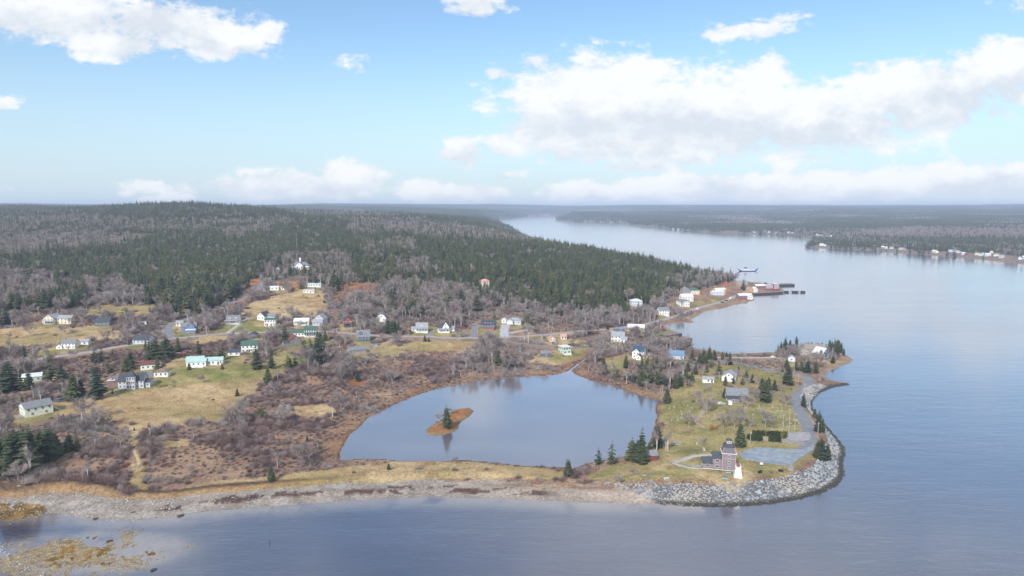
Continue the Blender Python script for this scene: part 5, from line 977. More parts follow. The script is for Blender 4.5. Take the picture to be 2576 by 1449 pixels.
fa, fb_ = at(*cE(1845, 508)), at(*cE(2040, 535)); d = fb_ - fa; L = d.length; fo = empty('plank_fence', fa, math.atan2(d.y, d.x)); tag(fo, 'weathered grey plank fence beside the car park', 'fence'); fm = mat('fence_boards', (.27, .25, .265), .9, .2, 2.0); pl = MB(); pl.box((0, 0, .85), (.24, .04, 1.8)); plm = pl.mesh('plank', fm); ps = MB(); ps.box((0, .1, .8), (.14, .14, 2.2)); psm = ps.mesh('post', fm)
for i in range(int(L / .26)): put('plank', plm, fo, (.13 + .26 * i, random.uniform(-.01, .01), random.uniform(-.04, .04)))
for i in range(int(L / 2.4) + 1): put('post', psm, fo, (2.4 * i, 0, 0))
ga_ = at(*cE(1683, 496)); gb_ = at(*cE(1728, 498)); d = gb_ - ga_; L = d.length; g0 = empty('wooden_gate', ga_, math.atan2(d.y, d.x)); tag(g0, 'pale wooden lattice gate between the dark hedges', 'gate'); gt = mat('gate_wood', (.42, .40, .39), .85, .15)
for i in range(9): q_ = MB(); q_.box((L * i / 8, 0, .9), (.1, .06, 2.0)); q_.build('slat', gt, g0)
for z_ in (.3, 1.0, 1.75): q_ = MB(); q_.box((L / 2, .05, z_), (L, .05, .1)); q_.build('rail', gt, g0)
# --- picnic tables, benches, monuments, cairn, guns
def picnic(label, p, yaw, mt, cat='picnic table', bench=False):
    o = empty('picnic_table' if not bench else 'bench', p, yaw); tag(o, label, cat); FOOT.append((p.x, p.y, 1.5))
    if not bench:
        for k in range(4): q_ = MB(); q_.box((0, -.33 + .22 * k, .75), (2.2, .2, .06)); q_.build('top_plank', mt, o)
        for s_ in (-1, 1): q_ = MB(); q_.box((0, s_ * .75, .45), (2.2, .3, .06)); q_.build('seat', mt, o)
        for s_ in (-1, 1):
            q_ = MB(); q_.tube((s_ * .75, -.75, -.1), (s_ * .75, .25, .74), .06, .06, 4); q_.tube((s_ * .75, .75, -.1), (s_ * .75, -.25, .74), .06, .06, 4); q_.build('leg', mt, o)
    else:
        q_ = MB(); q_.box((0, 0, .45), (1.9, .45, .07)); q_.build('seat', mt, o); q_ = MB(); q_.box((0, .25, .75), (1.9, .07, .45)); q_.build('backrest', mt, o)
        for s_ in (-1, 1): q_ = MB(); q_.box((s_ * .75, 0, .2), (.1, .4, .55)); q_.build('leg', mt, o)
aq = mat('aqua_paint', (.30, .52, .52), .7, .12); gw = mat('grey_wood', (.34, .32, .30), .9, .15); wt = mat('white_paint', (.75, .75, .73), .6, .08)
picnic('aqua painted picnic table against the museum tower', at(*cE(1388, 782)), -.15, aq); picnic('pale aqua picnic table on the lawn left of the lighthouse', at(*cE(1355, 832)), -.05, aq); picnic('grey bench under the bare tree on the point lawn', at(*cE(665, 805)), .2, gw, 'bench', True); picnic('white picnic table beside the shore grass', at(*cE(855, 828)), .1, wt); picnic('grey bench at the boulder bank edge', at(*cE(870, 845)), .1, gw, 'bench', True); picnic('dark bench facing the sea right of the lighthouse', at(*cE(1570, 800)), .1, gw, 'bench', True)
rk = empty('slatted_platform', at(*cE(940, 525)), -.15); tag(rk, 'grey slatted wooden platform beside the birches', 'platform')
for k in range(9): q_ = MB(); q_.box((0, -1.6 + .4 * k, .35 + .09 * k), (4.4, .3, .08)); q_.build('slat', gw, rk)
for s_ in (-1, 1): q_ = MB(); q_.prism([(-1.8, -.3), (1.9, -.3), (1.9, 1.05), (-1.8, .25)], s_ * 2.0 - .08, s_ * 2.0 + .08, 0, 'x'); q_.build('frame', gw, rk)
def monument(label, p, s):
    o = empty('stone_monument', p); tag(o, label, 'monument'); q_ = MB(); q_.frustum((0, 0, -.2), .75 * s, .6 * s, 1.0 * s); q_.build('plinth', gs2, o); m_ = put('cap_stone', ROCKS[3], o, (0, 0, .95 * s), 0, (.8 * s, .6 * s, .45 * s)); m2 = MB(); m2.box((0, -.55 * s, .4 * s), (.55 * s, .1, .4 * s)); m2.build('plaque', wt, o); FOOT.append((p.x, p.y, 1.5))
monument('small rough stone monument on the lawn behind the museum', at(*cE(1115, 523)), .9); monument('larger stone monument with a pale cap behind the museum', at(*cE(1178, 578)), 1.2)
p = at(*cE(1930, 745)); o = empty('stone_cairn', p); tag(o, 'pointed stone cairn beside the car park', 'cairn'); lv = 0; cr_ = random.Random(4)
for lv in range(9):
    R_ = 1.35 * (1 - lv / 9.5); n_ = max(3, int(R_ * 7))
    for k in range(n_): a = 6.283 * k / n_ + lv * .4; put('stone', ROCKS[cr_.randrange(6)], o, (R_ * math.cos(a), R_ * math.sin(a), .1 + .33 * lv), cr_.uniform(0, 6), (.34, .30, .26))
co_ = MB(); co_.frustum((0, 0, -.3), 1.3, .15, 3.2, 8); co_.build('core', mat('cairn_core', (.36, .31, .28), .9, .2, 3), o); FOOT.append((p.x, p.y, 2))
p = at(*cE(1672, 712)); o = empty('information_sign', p, -.2); tag(o, 'white information panel on posts at the car park edge', 'sign'); q_ = MB(); q_.box((0, 0, 1.25), (1.3, .08, .9)); q_.build('panel', wt, o)
for s_ in (-1, 1): q_ = MB(); q_.box((s_ * .5, .05, .4), (.1, .08, 1.5)); q_.build('post', gw, o)
iron = mat('iron', (.025, .027, .03), .6, .15)
for (x, y, yaw, lab) in [(1660, 768, .4, 'black iron cannon on the lawn right of the lighthouse'), (1840, 758, -.4, 'black iron cannon near the stone cairn')]:
    p = at(*cE(x, y)); o = empty('cannon', p, yaw); tag(o, lab, 'cannon', 'old cannons'); q_ = MB(); q_.tube((-.9, 0, .75), (1.2, 0, .95), .24, .15, 9); q_.tube((-1.05, 0, .74), (-.9, 0, .75), .1, .24, 9); q_.build('barrel', iron, o)
    for s_ in (-1, 1): q_ = MB(); q_.prism([(-1.1, .1), (.8, .1), (.8, .75), (.2, .8), (-.4, .55), (-1.1, .35)], s_ * .33 - .06, s_ * .33 + .06, 0, 'y'); q_.build('carriage_cheek', iron, o)
    for sx_ in (-.7, .5):
        for s_ in (-1, 1): q_ = MB(); q_.tube((sx_, s_ * .42, .22), (sx_, s_ * .55, .22), .24, .24, 10); q_.build('wheel', iron, o)
p = at(*cE(1755, 765)); o = empty('anchor', p, .5); tag(o, 'small rusty anchor lying on the lawn between the cannons', 'anchor'); q_ = MB(); q_.tube((0, 0, .15), (1.5, 0, .5), .08, .06, 6); q_.build('shank', iron, o); q_ = MB(); [q_.tube((.15 * math.cos(a) * 3, .6 * math.sin(a) * 1.0, .2), (.15 * math.cos(a + .5) * 3, .6 * math.sin(a + .5), .2), .09, .09, 5) for a in (1.6, 2.1, 2.6, 3.1, 3.6, 4.1)]; q_.build('arm', iron, o); q_ = MB(); q_.tube((1.35, -.5, .45), (1.35, .5, .45), .05, .05, 5); q_.build('stock', iron, o)
p = at(*cE(1225, 842)); monument('white painted stone at the shrubs above the boulder bank', p, .6)
st_ = []
for k in range(46): f_ = k / 45; x_, y_ = 1040 + 115 * f_, 705 + 10 * math.sin(f_ * 3) + random.uniform(-6, 6); p = at(*cE(x_, y_)); st_.append((p.x, p.y, p.z + .1, random.uniform(.25, .5), random.randrange(6)))
bed = empty('rock_border', at(*cE(1100, 705))); tag(bed, 'border of dark rocks left of the museum', 'rock border')
for (x, y, z, s, k) in st_: put('stone', ROCKS[k], bed, Vector((x, y, z)) - bed.location, k, (s, s, s * .8))
p = at(*cG(2220, 1185)); p.z = 0; o = empty('spar_buoy', p); o.scale = (.8, .8, .6); tag(o, 'slim dark spar buoy standing in the near water', 'buoy'); q_ = MB(); q_.tube((0, 0, -.5), (.1, 0, 1.5), .14, .10, 8); q_.build('spar', iron, o); q_ = MB(); q_.frustum((.1, 0, 1.5), .2, .05, .5, 8); q_.build('topmark', iron, o)
# ---------------------------------------------------------------- vegetation prototypes
M_SPRUCE = foliage('spruce_needles', (.034, .052, .036), (.120, .128, .054), (.026, .040, .028))
M_PINE = foliage('pine_needles', (.085, .098, .045), (.135, .13, .05), (.050, .062, .034))
M_BARK = mat('dark_bark', (.11, .085, .07), .95, .2, 2.0); M_PALE = mat('pale_bark', (.36, .33, .31), .9, .2, 2.0); M_BIRCH = mat('birch_bark', (.58, .54, .52), .85, .2, 2.0)
M_TWIG = foliage('bare_twigs', (.27, .23, .215), (.36, .32, .31), (.215, .175, .165), .9)
M_TWIGP = foliage('mauve_twigs', (.28, .22, .215), (.36, .30, .30), (.22, .17, .165), .9)
M_SHRUB = foliage('shrub_twigs', (.215, .150, .14), (.30, .235, .228), (.17, .11, .10), .95)
M_SHRUB2 = foliage('grey_shrub_twigs', (.31, .26, .245), (.40, .355, .345), (.245, .195, .18), .95)
M_GOLD = foliage('golden_twigs', (.34, .20, .08), (.40, .25, .10), (.25, .14, .06), .95)
def conifer(seed, h, R, whorls, nb, ragged=.25, power=.9, base=.06, mb_=None):
    r = random.Random(seed); mb = MB(); lean = (r.uniform(-.02, .02), r.uniform(-.02, .02))
    for i in range(whorls):
        t = (i + r.uniform(-.3, .3)) / (whorls - 1); t = min(max(t, 0), 1); z = h * (base + (1 - base) * t)
        rad = R * (1 - t) ** power * (1 - .35 * max(0, .12 - t) / .12) + .12; k = max(3, int(nb * (1 - .55 * t)))
        a0 = r.uniform(0, 6.28)
        for j in range(k):
            if r.random() < ragged * .4: continue
            a = a0 + 6.283 * j / k + r.uniform(-.35, .35); L = rad * r.uniform(1 - ragged * 1.4, 1 + ragged * .6); dr = r.uniform(.12, .38) * L; wd = L * r.uniform(.26, .42) + .12
            cx, cy = lean[0] * z, lean[1] * z; ca, sa = math.cos(a), math.sin(a)
            def pt(u, v, w_): return (cx + ca * u - sa * v, cy + sa * u + ca * v, w_)
            zu = z + .10 * L
            vs = [pt(0, 0, zu + .05 * h / whorls * 4), pt(L * .52, wd, z - dr * .75), pt(L * .55, 0, zu - dr * .25), pt(L * .52, -wd, z - dr * .75), pt(L, 0, z - dr * r.uniform(.5, 1.0))]
            mb.add(vs, [(0, 1, 2), (0, 2, 3), (1, 4, 2), (2, 4, 3)])
    mb.add([(lean[0] * h + .12 * math.cos(q_), lean[1] * h + .12 * math.sin(q_), h * .93) for q_ in (0, 2.1, 4.2)] + [(lean[0] * h, lean[1] * h, h * 1.03)], [(0, 1, 3), (1, 2, 3), (2, 0, 3)])
    return mb
def pine(seed, h, R):
    """open, layered crown on a bare stem"""
    r = random.Random(seed); mb = MB(); tr = MB(); tr.tube((0, 0, -.6), (.2, .1, h * .85), .28, .1, 6)
    for i in range(9):
        t = .42 + .58 * i / 8; z = h * t; L = R * (1.15 - .75 * (t - .42) / .58) * r.uniform(.75, 1.1); a = i * 2.4 + r.uniform(-.4, .4)
        tip = (math.cos(a) * L * .75, math.sin(a) * L * .75, z + .3); tr.tube((.15, .08, z - .8), tip, .09, .04, 4)
        for k in range(26):
            q = Vector((r.gauss(0, .42) * L, r.gauss(0, .42) * L, r.gauss(0, .22) * L * .55)) + Vector(tip); s = r.uniform(.35, .8); b_ = r.uniform(0, 6.28)
            mb.add([q + Vector((math.cos(b_) * s, math.sin(b_) * s, -.12)), q + Vector((math.cos(b_ + 2) * s, math.sin(b_ + 2) * s, -.1)), q + Vector((math.cos(b_ + 4.1) * s, math.sin(b_ + 4.1) * s, -.15)), q + Vector((0, 0, s * .6))], [(0, 1, 3), (1, 2, 3), (2, 0, 3)])
    return mb, tr
def sliver(mb, p, q, w_):
    d = (q - p); s = d.cross(Vector((.3, -1, .2)))
    if s.length < 1e-5: s = Vector((1, 0, 0))
    s = s.normalized() * w_; mb.add([p - s, p + s, q], [(0, 1, 2)])
def bare_tree(seed, h, R, twigs, tw=.05, narrow=False):
    r = random.Random(seed); tr = MB(); cr = MB(); fork = h * (.3 if not narrow else .45)
    tr.tube((0, 0, -.6), (r.uniform(-.2, .2), r.uniform(-.2, .2), fork), .02 * h, .014 * h, 6)
    tips = []; nl = 7
    for i in range(nl):
        a = 6.283 * i / nl + r.uniform(-.4, .4); el = r.uniform(.55, 1.3) if not narrow else r.uniform(1.05, 1.45); L = (h - fork) * r.uniform(.7, 1.0)
        p = Vector((0, 0, fork * r.uniform(.65, 1.0))); q = p + Vector((math.cos(a) * math.cos(el) * R * 1.1, math.sin(a) * math.cos(el) * R * 1.1, math.sin(el) * L * .7))
        tr.tube(p, q, .010 * h, .005 * h, 4); tips.append((p, q))
        for k in range(3):
            s = p.lerp(q, r.uniform(.4, 1)); e = s + Vector((r.gauss(0, .3) * R, r.gauss(0, .3) * R, r.uniform(.1, .35) * (h - fork))); tr.tube(s, e, .005 * h, .002 * h, 3); tips.append((s, e))
    for k in range(twigs):
        p, q = r.choice(tips); s = p.lerp(q, r.uniform(.35, 1.05)); d = Vector((s.x * .5 + r.gauss(0, 1), s.y * .5 + r.gauss(0, 1), r.gauss(.7, .8))).normalized()
        e = s + d * r.uniform(.10, .22) * h * (1 if not narrow else .7); rr_ = math.hypot(e.x, e.y)
        if rr_ > R * 1.15: e.x *= R * 1.15 / rr_; e.y *= R * 1.15 / rr_
        if e.z > h: e.z = h - r.uniform(0, .08) * h
        sliver(cr, s, e, tw * r.uniform(.6, 1.5))
    return cr, tr
def shrub(seed, h, R, twigs, tw=.045):
    r = random.Random(seed); mb = MB(); stems = [(r.gauss(0, .35) * R, r.gauss(0, .35) * R) for _ in range(5)]
    for k in range(twigs):
        sx, sy = r.choice(stems); a = r.uniform(0, 6.283); el = math.asin(r.uniform(.1, 1)); f = r.uniform(.6, 1.0)
        e = Vector((math.cos(a) * math.cos(el) * R * f + sx * .5, math.sin(a) * math.cos(el) * R * f + sy * .5, math.sin(el) * h * f * r.uniform(.8, 1.1) + .1)); s = Vector((sx, sy, -.1)).lerp(e, r.uniform(0, .6))
        sliver(mb, s, e + Vector((r.gauss(0, .15), r.gauss(0, .15), r.gauss(0, .12))) * R, tw * r.uniform(.6, 1.6))
    for sx, sy in stems: mb.tube((sx, sy, -.3), (sx * 1.5, sy * 1.5, h * .55), .04, .02, 3)
    return mb
CON = []; 
for i, (h, R, wn, nb, rg, pw) in enumerate([(12, 2.7, 18, 12, .2, .72), (12, 2.3, 19, 11, .28, .8), (12, 3.1, 16, 12, .32, .64), (12, 2.5, 16, 10, .45, .7), (12, 1.7, 20, 9, .3, .9), (11, 3.5, 12, 10, .55, .5), (13, 2.8, 14, 9, .6, .7)]):
    cm = conifer(100 + i, h, R, wn, nb, rg, pw).mesh('crown', M_SPRUCE if i not in (3, 5) else M_PINE)
    tr = MB(); tr.tube((0, 0, -.8), (0, 0, h * .8), .20, .05, 6); CON.append((cm, tr.mesh('trunk', M_BARK)))
PIN = []
for i in range(2):
    c_, t_ = pine(300 + i, 11, 4.2); PIN.append((c_.mesh('crown', M_PINE), t_.mesh('trunk', M_BARK)))
BAR = []
for i, (h, R, nr) in enumerate([(9, 4.3, 0), (9, 3.7, 0), (9, 4.0, 0), (9, 1.7, 1), (9, 2.0, 1)]):
    c_, t_ = bare_tree(200 + i, h, R, 820 if not nr else 330, .045, bool(nr)); BAR.append((c_.mesh('crown', M_TWIGP if i == 2 else M_TWIG), t_.mesh('trunk', M_BIRCH if nr else M_PALE)))
SHR = [shrub(400 + i, h, R, 260, .035).mesh('shrub', m) for i, (h, R, m) in enumerate([(2.2, 1.7, M_SHRUB), (2.0, 2.0, M_SHRUB), (2.6, 1.6, M_SHRUB2), (1.9, 1.9, M_SHRUB2), (1.2, 1.5, M_SHRUB)])]

# ---------------------------------------------------------------- where things grow
def jgrid(y0, y1, step, ulim=.84, seed=0):
    r = np.random.default_rng(seed); ys = np.arange(y0, y1, step); X = []; Y = []
    for y in ys:
        xs = np.arange(-ulim * y, ulim * y, step); X.append(xs + r.uniform(-.48, .48, len(xs)) * step); Y.append(np.full(len(xs), y) + r.uniform(-.48, .48, len(xs)) * step)
    return np.concatenate(X), np.concatenate(Y)
FOREST = [(-400,800),(0,772),(60,784),(215,778),(222,738),(300,735),(310,772),(370,788),(470,794),(530,787),(590,748),(650,708),(690,655),(800,655),(830,722),(850,732),(950,712),(960,800),(1150,800),(1250,772),(1400,796),(1560,796),(1640,772),(1700,745),(1800,718),(1890,698),(1890,400),(-400,400)]
CORE = [(930,598),(1300,622),(1500,642),(1730,688),(1640,768),(1500,788),(1300,762),(1210,738),(1190,690),(1100,640),(900,612)]
LEFTCON = [(-80,640),(200,640),(350,622),(700,600),(950,600),(900,640),(690,655),(600,745),(480,795),(300,790),(310,735),(222,712),(130,700),(60,690),(-80,690)]
SCH = [(640,715),(690,652),(800,648),(838,722),(775,712),(765,694),(700,702),(668,725)]
DEC = [(SCH, .3), ([(20,790),(30,730),(120,715),(215,735),(218,782)], .96), ([(215,778),(222,715),(310,712),(310,740),(370,738),(372,784),(320,775)], .04), ([(935,722),(1000,706),(1110,715),(1190,752),(1195,808),(955,812)], .20), ([(770,665),(840,655),(850,690),(780,700)], .2), ([(905,612),(1050,610),(1050,640),(905,635)], .35), ([(985,662),(1085,660),(1100,690),(990,692)], .35), ([(690,695),(700,655),(870,640),(900,700),(830,740)], .4),
 ([(-80,690),(0,690),(130,700),(130,740),(60,768),(-80,775)], .10), ([(-80,622),(120,590),(350,600),(330,620),(200,640),(-80,655)], .12), ([(-80,560),(200,545),(420,560),(300,590),(-80,612)], .38), ([(560,578),(690,568),(690,592),(560,602)], .2),
 ([(880,556),(1150,568),(1350,604),(1320,616),(1100,606),(880,590)], .28), ([(1190,806),(1230,768),(1400,792),(1560,796),(1640,772),(1652,800),(1550,832),(1350,832)], .06), ([(1640,772),(1690,700),(1760,690),(1890,690),(1890,722),(1780,762)], .28), ([(2080,592),(2250,577),(2500,579),(2700,590),(2700,604),(2250,601)], .12), ([(700,535),(900,528),(1000,545),(800,552)], .3)]
def cover(x, y, z):
    px, py, _ = world_to_photo(x, y, z); w1 = (fbm(x, y, 40, 301) - .5); jx_ = px + w1 * 40; jy_ = py + w1 * 14
    con = np.where(fbm(x, y, 220, 311, 4) > .41, .9, .45)
    con = np.where((py < 600) & (px > 1400), np.where(fbm(x, y, 500, 317, 4) > .42, .62, .22), con)
    con = np.where(inpoly(jx_, jy_, LEFTCON), .87, con); con = np.where(inpoly(jx_, jy_, CORE), .94, con)
    for p, v in DEC: con = np.where(inpoly(jx_, jy_, p), v, con)
    return px, py, con
FT = np.array([(a, b_, c_) for a, b_, c_ in FOOT]) if FOOT else np.zeros((0, 3))
def clear_of_things(x, y, pad):
    ok = np.ones(x.shape, bool)
    for a, b_, c_ in FT: ok &= (x - a) ** 2 + (y - b_) ** 2 > (c_ + pad) ** 2
    return ok
P_CON = []; P_BAR = []; P_SHR = []        # x, y, z, scale, variant
r0 = np.random.default_rng(5)
def keep_land(x, y, m=3.0): return (gridval(SD, x, y) > m) & (gridval(PD, x, y) > 1.0) & (gridval(ROADD, x, y) > 1.5) & ((gridval(ROADD, x * 1.008, y + 5) > .5) | (y > 700)) & ((gridval(ROADD, x * 1.016, y + 9) > .5) | (y > 700))
# forest on the hill and the far banks
for (y0, y1, st, hs, tall) in ((520, 1500, 4.4, .86, 0), (1500, 3000, 7.4, 1.0, 1)):
    x, y = jgrid(y0, y1, st, .84, int(st * 10)); z = hgt(x, y); px, py, con = cover(x, y, z)
    ok = keep_land(x, y) & (inpoly(px, py, FOREST) | (inpoly(px, py, SCH) & (r0.random(len(x)) < .5)) | (y > 1500)); ok &= ~(gridval(straw_m, x, y)) & ~(gridval(green_m, x, y)); ok &= ~(gridval(red_m, x, y) & (r0.random(len(x)) < .93))
    ok &= clear_of_things(x, y, 5.0)
    ok &= ~((y > 1500) & (px > 1950) & (gridval(SD, x, y) < 60) & (r0.random(len(x)) < .6))
    x, y, z, con, px, py = x[ok], y[ok], z[ok], con[ok], px[ok], py[ok]; isc = r0.random(len(x)) < con
    s = np.exp(r0.normal(-.05, .28, len(x))).clip(.45, 1.7) * hs * (.62 + .85 * fbm(x, y, 110, 331))
    vc = r0.choice([0, 1, 2, 3, 4, 5, 6], len(x), p=[.17, .15, .15, .14, .08, .17, .14]); drop = (fbm(x, y, 22, 341, 3) < .30) | (r0.random(len(x)) < .05)
    isc = isc & ~(drop & (y < 1500)); P_CON += list(zip(x[isc], y[isc], z[isc], s[isc] * 1.08, vc[isc])); nb_ = (~isc) & ~(drop & (r0.random(len(x)) < .8) & (y < 1500)); vb = r0.choice([0, 1, 2, 3, 4], len(x), p=[.22, .2, .22, .2, .16])
    P_BAR += list(zip(x[nb_], y[nb_], z[nb_], s[nb_] * 1.08, vb[nb_]))
    sk = nb_ & (y < 1100) & (r0.random(len(x)) < .5); P_SHR += list(zip(x[sk] + 2, y[sk] - 1.5, hgt(x[sk] + 2, y[sk] - 1.5), s[sk] * 1.3, r0.integers(0, 4, sk.sum())))
# thickets of bare shrubs on the low ground
x, y = jgrid(255, 760, 2.25, .84, 77); z = hgt(x, y); px, py, _c = cover(x, y, z)
n8 = fbm(x, y, 16, 401); n9 = fbm(x, y, 55, 407)
open_ = gridval(straw_m | green_m | lawn_m | cem_m | lawn2_m | beach | kel, x, y); bluff_ = (gridval(SD, x, y) < gridval(bw, x, y) + 1)
prob = np.where(open_, .012, np.where(gridval(red_m, x, y), .12, np.clip(.80 + 2.0 * (n8 - .45), .2, .98)))
prob = np.where((py > 1195) & (px > 380) & (px < 1480), prob * .25, prob); prob = np.where((px > 1480) & (py > 1085), prob * .25, prob); prob = np.where((px > 1720) & (py < 1085) & (py > 880), prob * .4, prob)
tip_ = (px > 1950) & (py < 930) & (py > 860); prob = np.where(tip_, .7, prob); prob = np.where(gridval(edge_, x, y) > .4, .5, prob); prob = np.where(inpoly(px, py, FOREST), .0, prob); prob = np.where((gridval(IS, x, y) > 0), .0, prob); prob = np.where((px > 1560) & (py < 885), prob * .9, prob)
ok = (r0.random(len(x)) < prob) & keep_land(x, y, 2) & ~bluff_ & clear_of_things(x, y, 1.6) & (px < 2200)
x, y, z, px, py, n9 = x[ok], y[ok], z[ok], px[ok], py[ok], n9[ok]
s = r0.uniform(.6, 1.3, len(x)) * np.where(gridval(open_ if False else (straw_m | green_m | lawn_m), x, y), .7, 1.0) * (.75 + .6 * n9) * (.62 + 1.0 * np.clip((n8[ok] - .44) * 4.5, 0, 1)); s *= np.where((gridval(PD, x, y) < 9) | (gridval(edge_, x, y) > .4), .5, 1.0)
tree = (r0.random(len(x)) < np.where(tip_[ok], .22, np.where(px > 1480, .17, np.where(py < 960, .12, .035))) * ((n9 > .4) | (px > 1480))) & ((px < 1740) | tip_[ok]) & (gridval(PD, x, y) > 10) & ~gridval(straw_m | green_m | lawn_m | lawn2_m | cem_m, x, y)
v = np.where(n9 + r0.normal(0, .1, len(x)) > .52, r0.choice([2, 3], len(x)), r0.choice([0, 1, 4], len(x)))
P_SHR += list(zip(x[~tree], y[~tree], z[~tree], s[~tree], v[~tree])); P_BAR += list(zip(x[tree], y[tree], z[tree], s[tree] * .85, r0.integers(0, 5, tree.sum())))
# ---------------------------------------------------------------- trees and shrubs one can tell apart: a thing each
def place_label(px, py):
    if px < 330 and 1060 < py < 1215: return 'in the dense stand above the stony shore'
    if 1060 < px < 1200 and 1020 < py < 1105: return 'on the small island in the pond'
    if py < 660: return 'in the woods on the upper hillside'
    if px > 1640:
        if py > 1100 and px > 2030: return 'between the point road and the boulder bank'
        if py > 1080 and px < 1720: return 'beside the small red shed by the pond'
        if py > 1080: return 'near the hedges behind the shingled museum'
        if py > 1000: return 'around the graveyard on the point'
        if px > 1960: return 'beside the houses at the tip of the point'
        if py > 880: return 'among the gardens on the point'
        return 'along the waterfront road by the wharves'
    if px > 1380 and py > 1100: return 'between the pond and the beach on the point'
    if px > 1490 and py > 860: return 'on the wooded bank right of the pond inlet'
    if py > 1150: return 'on the grassy bar behind the beach'
    if py > 1060: return 'in the thicket between the tan field and the pond'
    if py > 935: return 'around the tan field below the houses' if px < 700 else 'in the thicket along the far pond bank'
    if py > 850: return 'below the village road' if px > 560 else 'around the houses left of the tan field'
    if py > 790: return 'among the houses along the village road'
    return 'along the lower edge of the hill forest'
CONL = [(cA, [(740,1175,905),(985,1160,800),(940,1010,830),(85,1090,775),(210,1080,870),(295,1070,880),(20,1000,870),(515,1000,735),(620,1000,770),(245,740,610),(950,800,640),(1020,780,650),(1100,900,755),(1265,890,740),(1310,850,680),(1590,895,750),(1500,780,560),(1570,770,550),(1680,765,530),(1790,690,530),(1470,700,560),(1300,620,570),(1130,720,660),(2000,720,560),(2240,765,640),(2100,730,670),(1640,720,560),(1540,740,600),(1730,740,610),(820,1150,960),
   (2235,865,800),(1905,870,800),(2390,1130,1060),(640,1375,1310),(790,1445,1400),(85,1385,1330),(150,1265,1210),(225,1250,1130),(20,440,270),(70,420,200),(1130,1110,1070),(375,800,740)]),
 (cB, [(570,1095,870),(720,1090,900),(685,1235,1075),(225,1098,1040),(200,1005,870),(860,840,670),(840,800,700),(1050,960,800),(1110,920,790),(1190,1040,740),(1260,810,705),(1165,1040,860),(1215,900,720),(880,1100,960),(960,1070,930),(910,1090,980),(1590,1215,1120),(375,1370,1290),(1890,740,590),(1940,755,600),(2000,755,610),(1965,750,620),(1250,435,400),(1345,310,130),(1385,300,160),(1165,250,140),(1100,230,80),(1020,290,190),(1550,510,420),(1160,300,260),(1240,160,80),(1290,190,90)]),
 (cC, [(985,1060,900),(1090,1100,940),(1130,1100,930),(250,818,755),(290,822,775),(1990,700,670),(2090,700,655),(2140,800,760),(950,600,510),(650,590,520)]),
 (cD, [(2030,910,780),(2145,830,765),(2505,900,810),(2550,920,800),(1095,1040,880),(1210,1050,890),(1270,1000,870),(1325,1010,920),(1400,1005,915),(1470,1050,930),(1360,1155,1010),(1170,1040,930),(430,1085,950),(590,1100,980),(630,1100,1000),(205,1095,970),(590,1270,1100),(680,1255,1075),(770,1255,1080),(740,1240,1110),(930,1290,1150),(840,1440,1285),(1030,1205,1060),(1090,1235,1110),(1430,1265,1160),(1510,1245,1155),(1600,1255,1160),(1700,1235,1140),(1860,1315,1180),(1925,1315,1200),(1830,1425,1200),(1800,1320,1180),(2060,1255,1040),(2045,1090,990),(2140,1115,1010),(2195,1120,1010),(2255,1135,1010),(2340,1140,1015),(2510,1040,960),(2390,1000,900),(860,1005,930),(300,1140,1110),(440,820,765),(145,705,660),(245,700,655),(1420,1385,1290),(1235,220,110),(1320,240,140),(1420,260,180),(1610,300,190),(850,430,370),(555,500,420),(1170,1350,1300),(2480,870,800),(2530,880,790),(2570,900,800),(2590,930,830),(2440,900,840),(2400,870,820),(1990,900,820),(1960,920,850),(2080,880,800),(2620,960,880),(2560,980,900),(2300,870,820),(960,1230,1120),(520,1210,1120),(480,1180,1100),(650,1190,1100),(1130,1150,1060),(1280,1080,990),(1050,1120,1030),(900,1080,1010),(700,1100,1010),(780,1140,1050),(560,1150,1060),(1240,1130,1050),(1640,1180,1110),(2000,1130,1060),(1320,960,900),(1440,980,920),(230,1150,1070),(340,1190,1100),(420,1210,1110),(500,1240,1130),(560,1250,1140),(620,1220,1110),(820,1270,1150),(880,1260,1140),(980,1270,1160),(1060,1260,1150),(1150,1090,1000),(990,1060,980),(830,1070,990),(740,1060,970),(650,1050,980),(1560,1130,1060),(1240,1010,940),(2420,950,880),(2470,940,860),(2530,960,880),(2370,930,870)]),
 (cE, [(860,160,40),(1490,545,335),(2185,655,470),(2150,640,500),(2235,655,520),(2165,415,245),(2195,410,300),(2030,195,80),(2045,205,150),(2130,300,215),(270,695,570),(390,690,525),(560,665,480),(640,685,410),(650,695,540),(600,670,500),(780,550,365),(20,795,660),(710,575,500)]),
 (cH, [(1405,580,405),(905,942,885),(2435,1000,860),(640,182,95),(205,700,645),(310,795,690)]),
 (cG, [(30,625,290),(90,630,270),(150,615,250),(210,600,230),(260,565,225),(330,490,240),(400,500,210),(430,475,230),(480,465,260),(570,420,270),(640,415,285),(250,645,540),(300,510,300),(120,490,280),(200,490,260),(50,490,280),(-10,570,300),(10,400,250),(180,420,230),(240,440,235),(350,430,250),(60,400,260),(120,560,300),(880,265,190),(640,232,185),(525,168,105),(65,172,130),(25,165,120),(2235,668,525),(1105,252,220),(0,640,330),(300,570,420)])]
for fx_, fy_ in [(30 + 17 * k, 777 + (k % 3) * 3 - k * .5) for k in range(11)]: CONL[0][1].append((fx_ * 4, (fy_ - 712.8) * 4, (fy_ - 712.8) * 4 - random.uniform(130, 190)))
things_con = []
for fn, L in CONL:
    for (x, yb, yt) in L:
        p = at(*fn(x, yb)); _, _, dep = world_to_photo(p.x, p.y, p.z); hpx = (yb - yt) * (.25 if fn in (cA, cB, cC, cD) else .3)
        things_con.append((p.x, p.y, p.z, max(hpx * dep / FPX / .97, 1.6) / 11.0, random.choice([0, 0, 1, 2, 2, 6])))
